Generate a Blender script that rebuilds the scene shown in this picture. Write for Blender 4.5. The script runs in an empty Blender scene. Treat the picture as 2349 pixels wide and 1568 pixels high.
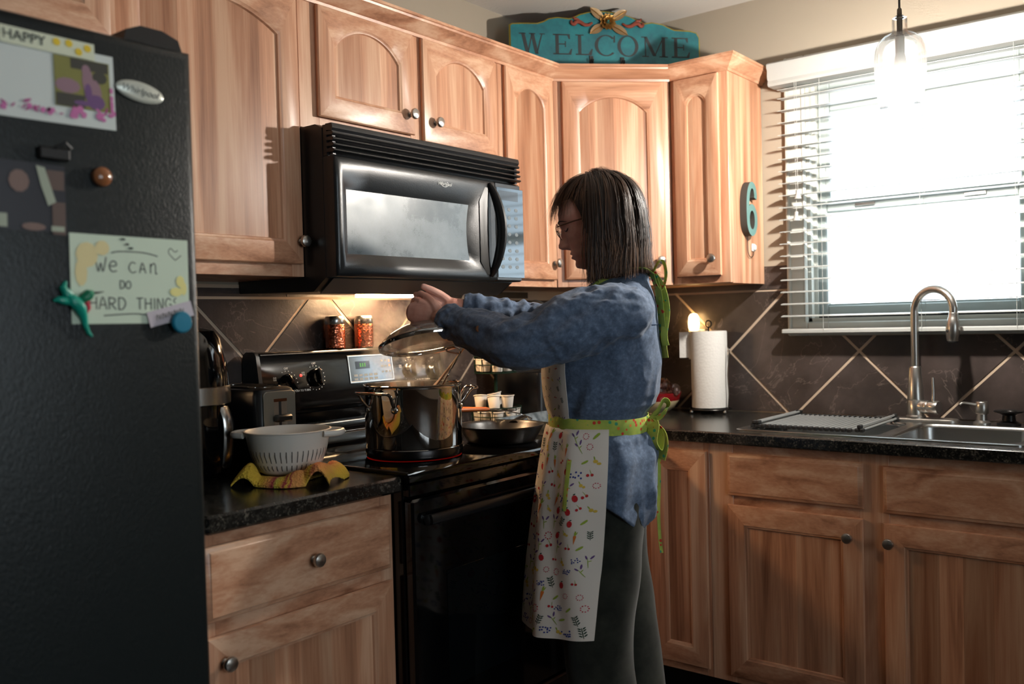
import bpy, bmesh, math, random
from math import sin, cos, pi, sqrt, radians
from mathutils import Vector, Matrix, noise

random.seed(7)
scene = bpy.context.scene
col = scene.collection

# ------------------------------------------------------------------ camera
CAM = Vector((2.2382, -3.3311, 1.2842))
YAW, PITCH, ROLL, FPX = -0.66992, -0.02227, -0.02544, 2092.54
_fw = Vector((sin(YAW) * cos(PITCH), cos(YAW) * cos(PITCH), sin(PITCH)))
_r = Vector((cos(YAW), -sin(YAW), 0)); _u = _r.cross(_fw)
_r2 = _r * cos(ROLL) + _u * sin(ROLL); _u2 = _u * cos(ROLL) - _r * sin(ROLL)
cd = bpy.data.cameras.new('camera'); cam = bpy.data.objects.new('camera', cd); col.objects.link(cam)
cam.matrix_world = Matrix(((_r2.x, _u2.x, -_fw.x, CAM.x), (_r2.y, _u2.y, -_fw.y, CAM.y), (_r2.z, _u2.z, -_fw.z, CAM.z), (0, 0, 0, 1)))
cd.sensor_width = 36; cd.lens = FPX / 2349 * 36; cd.clip_start = .05
cd.dof.use_dof = True; cd.dof.focus_distance = 2.55; cd.dof.aperture_fstop = 2.6
scene.camera = cam

# ------------------------------------------------------------------ light
world = bpy.data.worlds.new('overcast_sky'); scene.world = world; world.use_nodes = True
bg = world.node_tree.nodes['Background']
bg.inputs[0].default_value = (.80, .92, 1.0, 1); bg.inputs[1].default_value = 7.0
pl = bpy.data.lights.new('window_portal', 'AREA'); pl.shape = 'RECTANGLE'; pl.size = .86; pl.size_y = .94
pl.cycles.is_portal = True
po = bpy.data.objects.new('window_portal', pl); col.objects.link(po); po.location = (1.375, .10, 1.715); po.rotation_euler = (radians(-90), 0, 0)
p2 = bpy.data.lights.new('fill_window_portal', 'AREA'); p2.shape = 'RECTANGLE'; p2.size = 1.6; p2.size_y = 1.25; p2.cycles.is_portal = True  # portal for the added fill-light window in the right wall
po2 = bpy.data.objects.new('fill_window_portal', p2); col.objects.link(po2); po2.location = (4.28, -2.75, 1.525); po2.rotation_euler = (radians(90), 0, radians(90))
PENDANT_W, HOOD_W, NIGHT_W = 36.0, 7.5, .45

vs = scene.view_settings
vs.view_transform = 'Standard'; vs.look = 'None'; vs.gamma = 1; vs.use_curve_mapping = False; vs.exposure = 0.0
scene.cycles.max_bounces = 8; scene.cycles.transparent_max_bounces = 24
scene.cycles.caustics_reflective = False; scene.cycles.caustics_refractive = False
scene.cycles.sample_clamp_indirect = 4.0

# ------------------------------------------------------------------ helpers
def L(r, g, b):
    f = lambda c: (c / 255 / 12.92) if c / 255 <= .04045 else ((c / 255 + .055) / 1.055) ** 2.4
    return (f(r), f(g), f(b), 1)

class MB:
    def __init__(s): s.v = []; s.f = []; s.m = []; s.T = None
    def _v(s, p):
        p = Vector(p); s.v.append(s.T @ p if s.T is not None else p); return len(s.v) - 1
    def face(s, idx, m=0): s.f.append(tuple(idx)); s.m.append(m)
    def poly(s, pts, m=0): s.face([s._v(p) for p in pts], m)
    def loft(s, loops, m=0, closed=True, cap0=True, cap1=True, fm=None):
        ids = [[s._v(p) for p in lp] for lp in loops]; n = len(ids[0])
        for a in range(len(ids) - 1):
            for i in range(n if closed else n - 1):
                j = (i + 1) % n
                s.face((ids[a][i], ids[a][j], ids[a + 1][j], ids[a + 1][i]), fm(a, i) if fm else m)
        if cap0: s.face(list(reversed(ids[0])), m)
        if cap1: s.face(ids[-1], m)
        return ids
    def box(s, x0, x1, y0, y1, z0, z1, m=0, c=0.0):
        x0, x1 = min(x0, x1), max(x0, x1); y0, y1 = min(y0, y1), max(y0, y1); z0, z1 = min(z0, z1), max(z0, z1)
        c = min(c, (x1 - x0) * .45, (y1 - y0) * .45, (z1 - z0) * .45)
        if c <= 0:
            s.loft([[(x0, y0, z), (x1, y0, z), (x1, y1, z), (x0, y1, z)] for z in (z0, z1)], m); return
        def oc(i, k, z):
            return [(x0 + i + k, y0 + i, z), (x1 - i - k, y0 + i, z), (x1 - i, y0 + i + k, z), (x1 - i, y1 - i - k, z), (x1 - i - k, y1 - i, z), (x0 + i + k, y1 - i, z), (x0 + i, y1 - i - k, z), (x0 + i, y0 + i + k, z)]
        s.loft([oc(c, c * .3, z0), oc(0, c, z0 + c), oc(0, c, z1 - c), oc(c, c * .3, z1)], m)
    def rbox(s, cx, cy, w, d, z0, z1, r, m=0, n=5, e=.004):
        """box with rounded vertical corners and eased top and bottom edges"""
        def lp(i, z):
            P = []
            for k, (sx, sy) in enumerate(((1, 1), (-1, 1), (-1, -1), (1, -1))):
                for q in range(n + 1):
                    a = (k + q / n) * pi / 2; rr = max(r - i, .0005)
                    P.append((cx + sx * (w / 2 - r) + rr * cos(a), cy + sy * (d / 2 - r) + rr * sin(a), z))
            return P
        s.loft([lp(e, z0), lp(0, z0 + e), lp(0, z1 - e), lp(e * .35, z1 - e * .3), lp(e, z1)], m)
    def lathe(s, prof, n=24, o=(0, 0, 0), ax=(0, 0, 1), m=0, cap=True, a0=0.0, fm=None):
        ax = Vector(ax).normalized(); q = Vector((0, 0, 1)).rotation_difference(ax); o = Vector(o)
        loops = []
        for r, z in prof:
            r = max(r, 1e-5)
            loops.append([o + q @ Vector((r * cos(a0 + 2 * pi * i / n), r * sin(a0 + 2 * pi * i / n), z)) for i in range(n)])
        return s.loft(loops, m, True, cap, cap, fm)
    def tube(s, pts, r, n=10, m=0, caps=True, flat=None, up=None):
        pts = [Vector(p) for p in pts]; N = len(pts); loops = []
        t0 = (pts[1] - pts[0]).normalized()
        if up is not None: nn = Vector(up)
        else: nn = Vector((0, 0, 1)) if abs(t0.z) < .9 else Vector((1, 0, 0))
        for i, p in enumerate(pts):
            t = (pts[min(i + 1, N - 1)] - pts[max(i - 1, 0)]).normalized()
            nn = (nn - t * nn.dot(t)); nn = nn.normalized() if nn.length > 1e-6 else t.orthogonal().normalized()
            b = t.cross(nn); rr = r[i] if isinstance(r, (list, tuple)) else r
            fl = 1 if flat is None else (flat[i] if isinstance(flat, (list, tuple)) else flat)
            loops.append([p + nn * (rr * fl * cos(2 * pi * k / n)) + b * (rr * sin(2 * pi * k / n)) for k in range(n)])
        return s.loft(loops, m, True, caps, caps)
    def prism(s, poly, M, d, m=0, b=0.0):
        """extrude a 2-D outline by d along the local z of matrix M"""
        T = s.T; s.T = M if T is None else T @ M
        if b > 0:
            inn = inset(poly, b)
            s.loft([[(x, y, 0) for x, y in poly], [(x, y, d - b) for x, y in poly], [(x, y, d) for x, y in inn]], m)
        else:
            s.loft([[(x, y, 0) for x, y in poly], [(x, y, d) for x, y in poly]], m)
        s.T = T

def inset(poly, d):
    n = len(poly); A = sum(poly[i][0] * poly[(i + 1) % n][1] - poly[(i + 1) % n][0] * poly[i][1] for i in range(n)); sg = 1 if A > 0 else -1
    out = []
    for i in range(n):
        p0, p1, p2 = Vector(poly[i - 1]), Vector(poly[i]), Vector(poly[(i + 1) % n])
        a = (p1 - p0); b = (p2 - p1)
        if a.length < 1e-9 or b.length < 1e-9: out.append((p1.x, p1.y)); continue
        a.normalize(); b.normalize()
        na = Vector((-a.y, a.x)) * sg; nb = Vector((-b.y, b.x)) * sg
        h = na + nb
        k = max(.35, h.length_squared / 2); out.append(tuple(p1 + h * (d / k / 1.0) * (1 if h.length > .01 else 0)))
    return out

def frame(o, U, N, up=(0, 0, 1)):
    """local (u across, v up, w outwards) -> world"""
    U, N, V = Vector(U).normalized(), Vector(N).normalized(), Vector(up).normalized()
    return Matrix(((U.x, V.x, N.x, o[0]), (U.y, V.y, N.y, o[1]), (U.z, V.z, N.z, o[2]), (0, 0, 0, 1)))

def obj(name, mb, mats, parent=None, ang=35, smooth=True):
    me = bpy.data.meshes.new(name); me.from_pydata([tuple(v) for v in mb.v], [], mb.f)
    for mm in (mats if isinstance(mats, (list, tuple)) else [mats]): me.materials.append(mm)
    me.polygons.foreach_set('material_index', mb.m)
    bm = bmesh.new(); bm.from_mesh(me); bmesh.ops.recalc_face_normals(bm, faces=bm.faces); bm.to_mesh(me); bm.free()
    if smooth:
        me.polygons.foreach_set('use_smooth', [True] * len(me.polygons)); me.set_sharp_from_angle(angle=radians(ang))
    me.update()
    o = bpy.data.objects.new(name, me); col.objects.link(o)
    if parent is not None: adopt(o, parent)
    return o

def wloc(p):
    v = Vector((0, 0, 0))
    while p is not None: v = v + p.location; p = p.parent
    return v
def adopt(o, p):
    o.parent = p; o.matrix_parent_inverse = Matrix.Translation(-wloc_base(p))
def wloc_base(p):
    return p.location.copy() if p.parent is None else Vector((0, 0, 0)) + p.location
def tag(o, label, cat, group=None, kind=None):
    o['label'] = label; o['category'] = cat
    if group: o['group'] = group
    if kind: o['kind'] = kind
    return o
def thing(name, label, cat, loc=(0, 0, 0), group=None):
    e = bpy.data.objects.new(name, None); e.empty_display_size = .05; col.objects.link(e); e.location = loc
    return tag(e, label, cat, group)
def struct(name, mb, m, parent=None):
    o = obj(name, mb, m, parent)
    if parent is None: o['kind'] = 'structure'
    return o
def dup(o, dx, parent=None):
    """copy of one object moved by dx (data shared)"""
    c = o.copy(); col.objects.link(c); c.location = o.location + Vector(dx)
    if parent is not None: c.parent = parent
    return c
def smoothpath(pts, n=8):
    pts = [Vector(p) for p in pts]; out = []
    for i in range(len(pts) - 1):
        p0 = pts[max(i - 1, 0)]; p1 = pts[i]; p2 = pts[i + 1]; p3 = pts[min(i + 2, len(pts) - 1)]
        for k in range(n):
            t = k / n
            out.append(.5 * ((2 * p1) + (p2 - p0) * t + (2 * p0 - 5 * p1 + 4 * p2 - p3) * t * t + (3 * p1 - p0 - 3 * p2 + p3) * t ** 3))
    out.append(pts[-1]); return out
def lerpt(tab, x):
    """piecewise smooth interpolation in a table [(x, a, b, ...)]"""
    if x <= tab[0][0]: return tab[0][1:]
    for i in range(len(tab) - 1):
        if x <= tab[i + 1][0]:
            t = (x - tab[i][0]) / (tab[i + 1][0] - tab[i][0]); t = t * t * (3 - 2 * t)
            return tuple(a + (b - a) * t for a, b in zip(tab[i][1:], tab[i + 1][1:]))
    return tab[-1][1:]

# ------------------------------------------------------------------ materials
def mat(name, c, rough=.5, metal=0.0, spec=.5, coat=0.0, emit=None, es=0.0, sheen=0.0, aniso=0.0):
    m = bpy.data.materials.new(name); m.use_nodes = True
    b = m.node_tree.nodes['Principled BSDF']
    b.inputs['Base Color'].default_value = c; b.inputs['Roughness'].default_value = rough; b.inputs['Metallic'].default_value = metal
    b.inputs['Specular IOR Level'].default_value = spec; b.inputs['Coat Weight'].default_value = coat
    b.inputs['Sheen Weight'].default_value = sheen; b.inputs['Anisotropic'].default_value = aniso
    if emit: b.inputs['Emission Color'].default_value = emit; b.inputs['Emission Strength'].default_value = es
    return m
def nd(m, t, **k):
    n = m.node_tree.nodes.new(t)
    for a, v in k.items():
        if a.startswith('i_'):
            key = a[2:]; key = int(key) if key.isdigit() else key.replace('_', ' ')
            n.inputs[key].default_value = v
        else: setattr(n, a, v)
    return n
def ln(m, a, b): m.node_tree.links.new(a, b)
def bs(m): return m.node_tree.nodes['Principled BSDF']
def ramp(m, stops):
    n = nd(m, 'ShaderNodeValToRGB'); e = n.color_ramp.elements
    while len(e) < len(stops): e.new(.5)
    for k, (p, c) in enumerate(stops): e[k].position = p; e[k].color = c
    return n
def bump(m, src, strength=.2, dist=.002):
    b = nd(m, 'ShaderNodeBump'); b.inputs['Strength'].default_value = strength; b.inputs['Distance'].default_value = dist
    ln(m, src, b.inputs['Height']); ln(m, b.outputs[0], bs(m).inputs['Normal'])
def noised(m, scale, detail=4, rough=.5, vec=None, dist=0.0):
    n = nd(m, 'ShaderNodeTexNoise'); n.inputs['Scale'].default_value = scale; n.inputs['Detail'].default_value = detail
    n.inputs['Roughness'].default_value = rough; n.inputs['Distortion'].default_value = dist
    if vec is None:
        tc = nd(m, 'ShaderNodeTexCoord'); vec = tc.outputs['Object']
    ln(m, vec, n.inputs['Vector']); return n

def wood(name, dark, mid, light, horiz=False, stave=0.0, rough=.33):
    m = mat(name, mid, rough, 0, .45)
    tc = nd(m, 'ShaderNodeTexCoord'); sp = nd(m, 'ShaderNodeSeparateXYZ'); ln(m, tc.outputs['Object'], sp.inputs[0])
    oi = nd(m, 'ShaderNodeObjectInfo')
    ad = nd(m, 'ShaderNodeMath', operation='ADD'); ln(m, sp.outputs[0], ad.inputs[0]); ln(m, sp.outputs[1], ad.inputs[1])
    sb = nd(m, 'ShaderNodeMath', operation='SUBTRACT'); ln(m, sp.outputs[0], sb.inputs[0]); ln(m, sp.outputs[1], sb.inputs[1])
    rn = nd(m, 'ShaderNodeMath', operation='MULTIPLY_ADD'); ln(m, oi.outputs['Random'], rn.inputs[0]); rn.inputs[1].default_value = 37; ln(m, sb.outputs[0], rn.inputs[2])
    cb = nd(m, 'ShaderNodeCombineXYZ')
    across, along = (sp.outputs[2], ad.outputs[0]) if horiz else (ad.outputs[0], sp.outputs[2])
    def mul(s, k):
        q = nd(m, 'ShaderNodeMath', operation='MULTIPLY'); ln(m, s, q.inputs[0]); q.inputs[1].default_value = k; return q.outputs[0]
    ln(m, mul(across, 9), cb.inputs[0]); ln(m, mul(along, .55), cb.inputs[1]); ln(m, mul(rn.outputs[0], 3), cb.inputs[2])
    n1 = noised(m, 1.6, 3, .5, cb.outputs[0], 1.2)
    cb2 = nd(m, 'ShaderNodeCombineXYZ'); ln(m, mul(across, 110), cb2.inputs[0]); ln(m, mul(along, 3.5), cb2.inputs[1]); ln(m, mul(rn.outputs[0], 40), cb2.inputs[2])
    n2 = noised(m, 1.5, 3, .6, cb2.outputs[0], .3)
    mx = nd(m, 'ShaderNodeMath', operation='MULTIPLY_ADD'); ln(m, n2.outputs[0], mx.inputs[0]); mx.inputs[1].default_value = .32; ln(m, n1.outputs[0], mx.inputs[2])
    rp = ramp(m, [(.38, dark), (.62, mid), (.86, light)]); ln(m, mx.outputs[0], rp.inputs[0])
    out = rp.outputs[0]
    if stave:
        dv = nd(m, 'ShaderNodeMath', operation='MULTIPLY_ADD'); ln(m, across, dv.inputs[0]); dv.inputs[1].default_value = 1 / stave; ln(m, mul(oi.outputs['Random'], 9), dv.inputs[2])
        # uneven board widths: bend the coordinate a little
        nz = nd(m, 'ShaderNodeTexNoise', noise_dimensions='1D'); nz.inputs['Scale'].default_value = .9; ln(m, dv.outputs[0], nz.inputs['W'])
        a2 = nd(m, 'ShaderNodeMath', operation='MULTIPLY_ADD'); ln(m, nz.outputs[0], a2.inputs[0]); a2.inputs[1].default_value = 1.2; ln(m, dv.outputs[0], a2.inputs[2])
        fl = nd(m, 'ShaderNodeMath', operation='FLOOR'); ln(m, a2.outputs[0], fl.inputs[0])
        wn = nd(m, 'ShaderNodeTexWhiteNoise', noise_dimensions='1D'); ln(m, fl.outputs[0], wn.inputs['W'])
        r2 = ramp(m, [(0, (.66, .60, .55, 1)), (.45, (.92, .90, .88, 1)), (1, (1.12, 1.10, 1.08, 1))]); ln(m, wn.outputs['Value'], r2.inputs[0])
        mm = nd(m, 'ShaderNodeMix', data_type='RGBA', blend_type='MULTIPLY'); mm.inputs[0].default_value = 1
        ln(m, out, mm.inputs[6]); ln(m, r2.outputs[0], mm.inputs[7]); out = mm.outputs[2]
    ln(m, out, bs(m).inputs['Base Color'])
    bump(m, n2.outputs[0], .10, .0008)
    return m

WD, WM, WL = L(138, 92, 68), L(190, 139, 108), L(216, 176, 146)
M = {}
M['wood_v'] = wood('alder_wood_upright_grain', WD, WM, WL)
M['wood_h'] = wood('alder_wood_level_grain', WD, WM, WL, True)
M['wood_p'] = wood('alder_wood_glued_panel', WD, WM, WL, False, .075)
M['wood_in'] = mat('cabinet_underside_board', L(150, 105, 70), .6)
M['nickel'] = mat('brushed_nickel', L(186, 183, 178), .28, 1, aniso=.4)
M['steel'] = mat('brushed_stainless_steel', L(176, 176, 174), .24, 1, aniso=.3)
M['chrome'] = mat('polished_stainless_steel', L(205, 200, 195), .045, 1)
M['wall'] = mat('greige_wall_paint', L(160, 149, 133), .85); bump(M['wall'], noised(M['wall'], 160, 3).outputs[0], .12, .0015)
M['ceil'] = mat('white_ceiling_paint', L(210, 205, 198), .9); bump(M['ceil'], noised(M['ceil'], 90, 4).outputs[0], .35, .003)
M['white'] = mat('white_paint', L(206, 206, 198), .45)
M['slat'] = mat('white_vinyl_slat', L(170, 172, 169), .38)
M['black'] = mat('black_plastic', L(14, 14, 15), .38)
M['blackgloss'] = mat('glossy_black_enamel', L(7, 7, 8), .08)
M['blacksatin'] = mat('satin_black_plastic', L(20, 21, 23), .32)
M['rubber'] = mat('black_rubber', L(16, 16, 16), .7)
M['grout'] = mat('sand_grout', L(192, 170, 148), .9)

def counter_mat():
    m = mat('speckled_black_laminate', L(22, 22, 22), .2)
    v = nd(m, 'ShaderNodeTexVoronoi'); v.inputs['Scale'].default_value = 260; tc = nd(m, 'ShaderNodeTexCoord'); ln(m, tc.outputs['Object'], v.inputs['Vector'])
    n = noised(m, 45, 5, .7)
    a = nd(m, 'ShaderNodeMath', operation='MULTIPLY_ADD'); ln(m, v.outputs['Color'], a.inputs[0]); a.inputs[1].default_value = .45; ln(m, n.outputs[0], a.inputs[2])
    r = ramp(m, [(.42, L(8, 9, 9)), (.66, L(20, 21, 20)), (.84, L(40, 39, 36)), (.97, L(84, 80, 72))]); ln(m, a.outputs[0], r.inputs[0]); ln(m, r.outputs[0], bs(m).inputs['Base Color'])
    return m
M['counter'] = counter_mat()
def tile_mat():
    m = mat('brown_slate_look_tile', L(70, 58, 54), .34)
    n = noised(m, 5, 6, .6); oi = nd(m, 'ShaderNodeObjectInfo')
    a = nd(m, 'ShaderNodeMath', operation='MULTIPLY_ADD'); ln(m, oi.outputs['Random'], a.inputs[0]); a.inputs[1].default_value = .16; ln(m, n.outputs[0], a.inputs[2])
    r = ramp(m, [(.35, L(40, 34, 32)), (.55, L(57, 49, 46)), (.75, L(76, 66, 63))]); ln(m, a.outputs[0], r.inputs[0])
    # pale veins
    tc = nd(m, 'ShaderNodeTexCoord'); w = noised(m, 3.2, 5, .62, tc.outputs['Object'], 1.0)
    sb = nd(m, 'ShaderNodeMath', operation='SUBTRACT'); ln(m, w.outputs[0], sb.inputs[0]); sb.inputs[1].default_value = .5
    ab = nd(m, 'ShaderNodeMath', operation='ABSOLUTE'); ln(m, sb.outputs[0], ab.inputs[0])
    r2 = ramp(m, [(0, (.20, .20, .20, 1)), (.006, (0, 0, 0, 1))]); ln(m, ab.outputs[0], r2.inputs[0])
    mx = nd(m, 'ShaderNodeMix', data_type='RGBA'); ln(m, r2.outputs[0], mx.inputs[0]); ln(m, r.outputs[0], mx.inputs[6]); mx.inputs[7].default_value = L(176, 158, 146)
    ln(m, mx.outputs[2], bs(m).inputs['Base Color']); bump(m, noised(m, 60, 5, .7).outputs[0], .25, .002)
    return m
M['tile'] = tile_mat()
def fridge_mat():
    m = mat('pebbled_black_steel', L(20, 26, 27), .34, 0, .32)
    tc = nd(m, 'ShaderNodeTexCoord'); mp = nd(m, 'ShaderNodeMapping'); mp.inputs['Scale'].default_value = (1, 1, .55); ln(m, tc.outputs['Object'], mp.inputs[0])
    n = noised(m, 260, 3, .6, mp.outputs[0]); bump(m, n.outputs[0], .35, .0025)
    return m
M['fridge'] = fridge_mat()
def thin_glass(name, tint, gl=.06, rough=.02, base=.0, haze=None):
    """thin clear glass: straight-through transmission with a Fresnel reflection"""
    m = bpy.data.materials.new(name); m.use_nodes = True; nt = m.node_tree; nt.nodes.remove(nt.nodes['Principled BSDF'])
    out = nt.nodes['Material Output']; tr = nd(m, 'ShaderNodeBsdfTransparent'); tr.inputs[0].default_value = tint
    g = nd(m, 'ShaderNodeBsdfGlossy'); g.inputs['Roughness'].default_value = rough
    lw = nd(m, 'ShaderNodeLayerWeight'); lw.inputs[0].default_value = .35
    k = nd(m, 'ShaderNodeMath', operation='MULTIPLY_ADD'); ln(m, lw.outputs['Fresnel'], k.inputs[0]); k.inputs[1].default_value = .75; k.inputs[2].default_value = gl
    mx = nd(m, 'ShaderNodeMixShader'); ln(m, k.outputs[0], mx.inputs[0]); ln(m, tr.outputs[0], mx.inputs[1]); ln(m, g.outputs[0], mx.inputs[2])
    last = mx
    if haze:
        d = nd(m, 'ShaderNodeBsdfDiffuse'); d.inputs[0].default_value = haze[0]
        mx2 = nd(m, 'ShaderNodeMixShader'); ln(m, mx.outputs[0], mx2.inputs[1]); ln(m, d.outputs[0], mx2.inputs[2])
        n = noised(m, haze[2], 3, .6); r = ramp(m, [(.40, (haze[1] * .35,) * 3 + (1,)), (.68, (haze[1],) * 3 + (1,))]); ln(m, n.outputs[0], r.inputs[0]); ln(m, r.outputs[0], mx2.inputs[0]); last = mx2
    ln(m, last.outputs[0], out.inputs[0]); return m
M['glass'] = thin_glass('clear_glass', (1, 1, 1, 1))
# ------------------------------------------------------------------ room shell
H = 2.482; XR, YB = 4.2, -7.0
fl = MB(); fl.box(-.1, XR, YB, .1, -.05, 0)
def floor_mat():
    m = mat('brown_plank_floor', L(92, 66, 48), .4); n = noised(m, 6, 5, .6)
    r = ramp(m, [(.35, L(38, 28, 22)), (.7, L(66, 50, 38))]); ln(m, n.outputs[0], r.inputs[0]); ln(m, r.outputs[0], bs(m).inputs['Base Color']); return m
struct('floor', fl, floor_mat())
ce = MB(); ce.box(-.1, XR + .1, YB - .1, .15, H, H + .05); struct('ceiling', ce, M['ceil'])
# window opening in the far wall
WX0, WX1, WZ0, WZ1 = 1.005, 1.745, 1.255, 2.16
wl = MB(); wl.box(-.1, 0, YB, .15, 0, H); wall_left = struct('wall_left', wl, [M['wall']])
wb = MB()
wb.box(-.1, WX0, 0, .15, 0, H); wb.box(WX1, XR, 0, .15, 0, H); wb.box(WX0, WX1, 0, .15, 0, WZ0); wb.box(WX0, WX1, 0, .15, WZ1, H)
wall_back = struct('wall_back', wb, [M['wall']])
V0, V1, VZ0, VZ1 = -3.55, -1.95, .90, 2.15      # opening for an unseen window, added for fill light on the cook
wr = MB()
wr.box(XR, XR + .12, YB - .1, V0, 0, H); wr.box(XR, XR + .12, V1, .15, 0, H); wr.box(XR, XR + .12, V0, V1, 0, VZ0); wr.box(XR, XR + .12, V0, V1, VZ1, H)
M['dine'] = mat('taupe_wall_paint', L(150, 138, 124), .85)
struct('wall_right', wr, M['dine'])
w2 = MB()
for a, b, c, d in ((V0, V0 + .05, VZ0, VZ1), (V1 - .05, V1, VZ0, VZ1), (V0 + .05, V1 - .05, VZ0, VZ0 + .05), (V0 + .05, V1 - .05, VZ1 - .05, VZ1), ((V0 + V1) / 2 - .03, (V0 + V1) / 2 + .03, VZ0 + .05, VZ1 - .05)): w2.box(XR + .04, XR + .08, a, b, c, d, c=.004)
added_fill_window = struct('added_fill_window', w2, M['white'])  # frame of the added window that lets in fill daylight
g2 = MB(); g2.poly([(XR + .06, V0 + .04, VZ0 + .04), (XR + .06, V1 - .04, VZ0 + .04), (XR + .06, V1 - .04, VZ1 - .04), (XR + .06, V0 + .04, VZ1 - .04)]); obj('pane', g2, M['glass'], added_fill_window)
wf = MB(); wf.box(-.1, XR, YB - .1, YB, 0, H); struct('wall_front', wf, M['dine'])

# ---- backsplash: diagonal tiles as pieces of the walls, set in recessed grout
def clip(poly, a, b, c):
    """keep a*x+b*y<=c"""
    out = []
    for i in range(len(poly)):
        p, q = poly[i], poly[(i + 1) % len(poly)]
        dp, dq = a * p[0] + b * p[1] - c, a * q[0] + b * q[1] - c
        if dp <= 0: out.append(p)
        if (dp < 0 < dq) or (dq < 0 < dp):
            t = dp / (dp - dq); out.append((p[0] + (q[0] - p[0]) * t, p[1] + (q[1] - p[1]) * t))
    return out
def area(p): return abs(sum(p[i][0] * p[(i + 1) % len(p)][1] - p[(i + 1) % len(p)][0] * p[i][1] for i in range(len(p)))) / 2
def tiles(parent, Mx, s0, d0, pitch, zones, gap=.0052):
    """diamond tiles between the lines u+v=s0+k*pitch and v-u=d0+k*pitch, cut to the zones (u0,u1,v0,v1); one object for each tile"""
    for i in range(-14, 15):
        for j in range(-14, 15):
            sa, sb_ = s0 + i * pitch + gap * 1.414, s0 + (i + 1) * pitch - gap * 1.414
            da, db = d0 + j * pitch + gap * 1.414, d0 + (j + 1) * pitch - gap * 1.414
            D0 = [((s - d) / 2, (s + d) / 2) for s, d in ((sa, da), (sa, db), (sb_, db), (sb_, da))]
            mb = MB(); tot = 0
            for u0, u1, v0, v1 in zones:
                P = D0
                for a, b, c in ((1, 0, u1), (-1, 0, -u0), (0, 1, v1), (0, -1, -v0)):
                    P = clip(P, a, b, c)
                    if len(P) < 3: break
                if len(P) < 3 or area(P) < 1e-5: continue
                tot += area(P)
                A = sum(P[q][0] * P[(q + 1) % len(P)][1] - P[(q + 1) % len(P)][0] * P[q][1] for q in range(len(P)))
                mb.prism(P if A > 0 else P[::-1], Mx, .0035)
            if tot > 2e-4: obj('tile', mb, M['tile'], parent, smooth=False)
PIT = .4965
FB = frame((0, -.003, 0), (1, 0, 0), (0, -1, 0))      # u = x, v = z on the far wall
FL = frame((.003, 0, 0), (0, 1, 0), (1, 0, 0))        # u = y, v = z on the stove wall
tiles(wall_back, FB, 1.838, .458, PIT, [(.012, .931, .918, 1.374), (.931, 1.819, .918, 1.203), (1.819, 2.6, .918, 1.374)])
tiles(wall_left, FL, -.556, 2.89, PIT, [(-2.40, -.014, .918, 1.368)])
for x0, x1 in ((.40, .934), (1.83, 2.2), (2.2, 2.6)):
    mb = MB(); mb.box(x0 + .003, x1 - .003, -.0065, -.003, 1.382, 1.469); obj('tile', mb, M['tile'], wall_back, smooth=False)
for k in range(5):
    mb = MB(); mb.box(.003, .0065, -2.40 + k * .4 + .003, -2.40 + k * .4 + .397, 1.376, 1.40); obj('tile', mb, M['tile'], wall_left, smooth=False)
gb = MB(); gb.box(.002, .932, -.0035, 0, .90, 1.469); gb.box(.932, 1.818, -.0035, 0, .90, 1.206); gb.box(1.818, 2.6, -.0035, 0, .90, 1.469); obj('grout_bed', gb, M['grout'], wall_back)
gb = MB(); gb.box(0, .0035, -2.40, -.004, .90, 1.41); obj('grout_bed', gb, M['grout'], wall_left)

# ------------------------------------------------------------------ window
win = MB()
cw = .072
def casing(mb, x0, x1, z0, z1):
    mb.box(x0, x1, -.018, 0, z0, z1, c=.004)
for x0, x1 in ((WX0 - cw, WX0), (WX1, WX1 + cw)):
    casing(win, x0, x1, WZ0 - .05, WZ1 + cw)
    k = x0 if x0 < 1.2 else x1
    win.box(min(k, k + (.014 if x0 < 1.2 else -.014)), max(k, k + (.014 if x0 < 1.2 else -.014)), -.026, 0, WZ0 - .05, WZ1 + cw, c=.004)
    q = WX0 if x0 < 1.2 else WX1
    win.box(q - .010 if x0 < 1.2 else q + .002, q - .002 if x0 < 1.2 else q + .010, -.023, 0, WZ0, WZ1, c=.003)
casing(win, WX0, WX1, WZ1, WZ1 + cw); casing(win, WX0, WX1, WZ0 - .05, WZ0)
window_1 = struct('window_1', win, M['white'])
window_1['label'] = 'white double hung window above the sink behind open blinds'
jm = MB()
for a, b in ((WX0, WX0 + .012), (WX1 - .012, WX1)): jm.box(a, b, .0, .15, WZ0, WZ1)
jm.box(WX0, WX1, 0, .15, WZ1 - .012, WZ1); jm.box(WX0, WX1, 0, .15, WZ0, WZ0 + .014)
jm.box(WX0 + .012, WX0 + .024, .03, .042, WZ0, WZ1); jm.box(WX1 - .024, WX1 - .012, .03, .042, WZ0, WZ1)
obj('jamb', jm, M['white'], window_1)
M['sash'] = mat('grey_white_vinyl', L(176, 186, 185), .4)
def sash(y0, y1, z0, z1, rb, rt):
    mb = MB(); a, b = WX0 + .013, WX1 - .013; st = .042
    mb.box(a, a + st, y0, y1, z0, z1, c=.004); mb.box(b - st, b, y0, y1, z0, z1, c=.004)
    mb.box(a + st, b - st, y0 + .002, y1, z0, z0 + rb, c=.004); mb.box(a + st, b - st, y0 + .002, y1, z1 - rt, z1, c=.004)
    mb.box(a + st, b - st, y0 + .012, y1 - .006, z0 + rb, z0 + rb + .006); mb.box(a + st, b - st, y0 + .012, y1 - .006, z1 - rt - .006, z1 - rt)
    s = obj('sash', mb, M['sash'], window_1)
    g = MB(); ym = (y0 + y1) / 2; g.poly([(a + st - .004, ym, z0 + rb - .004), (b - st + .004, ym, z0 + rb - .004), (b - st + .004, ym, z1 - rt + .004), (a + st - .004, ym, z1 - rt + .004)])
    obj('pane', g, M['glass'], s); return s
sash(.088, .118, 1.655, WZ1 - .012, .040, .112)
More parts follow.
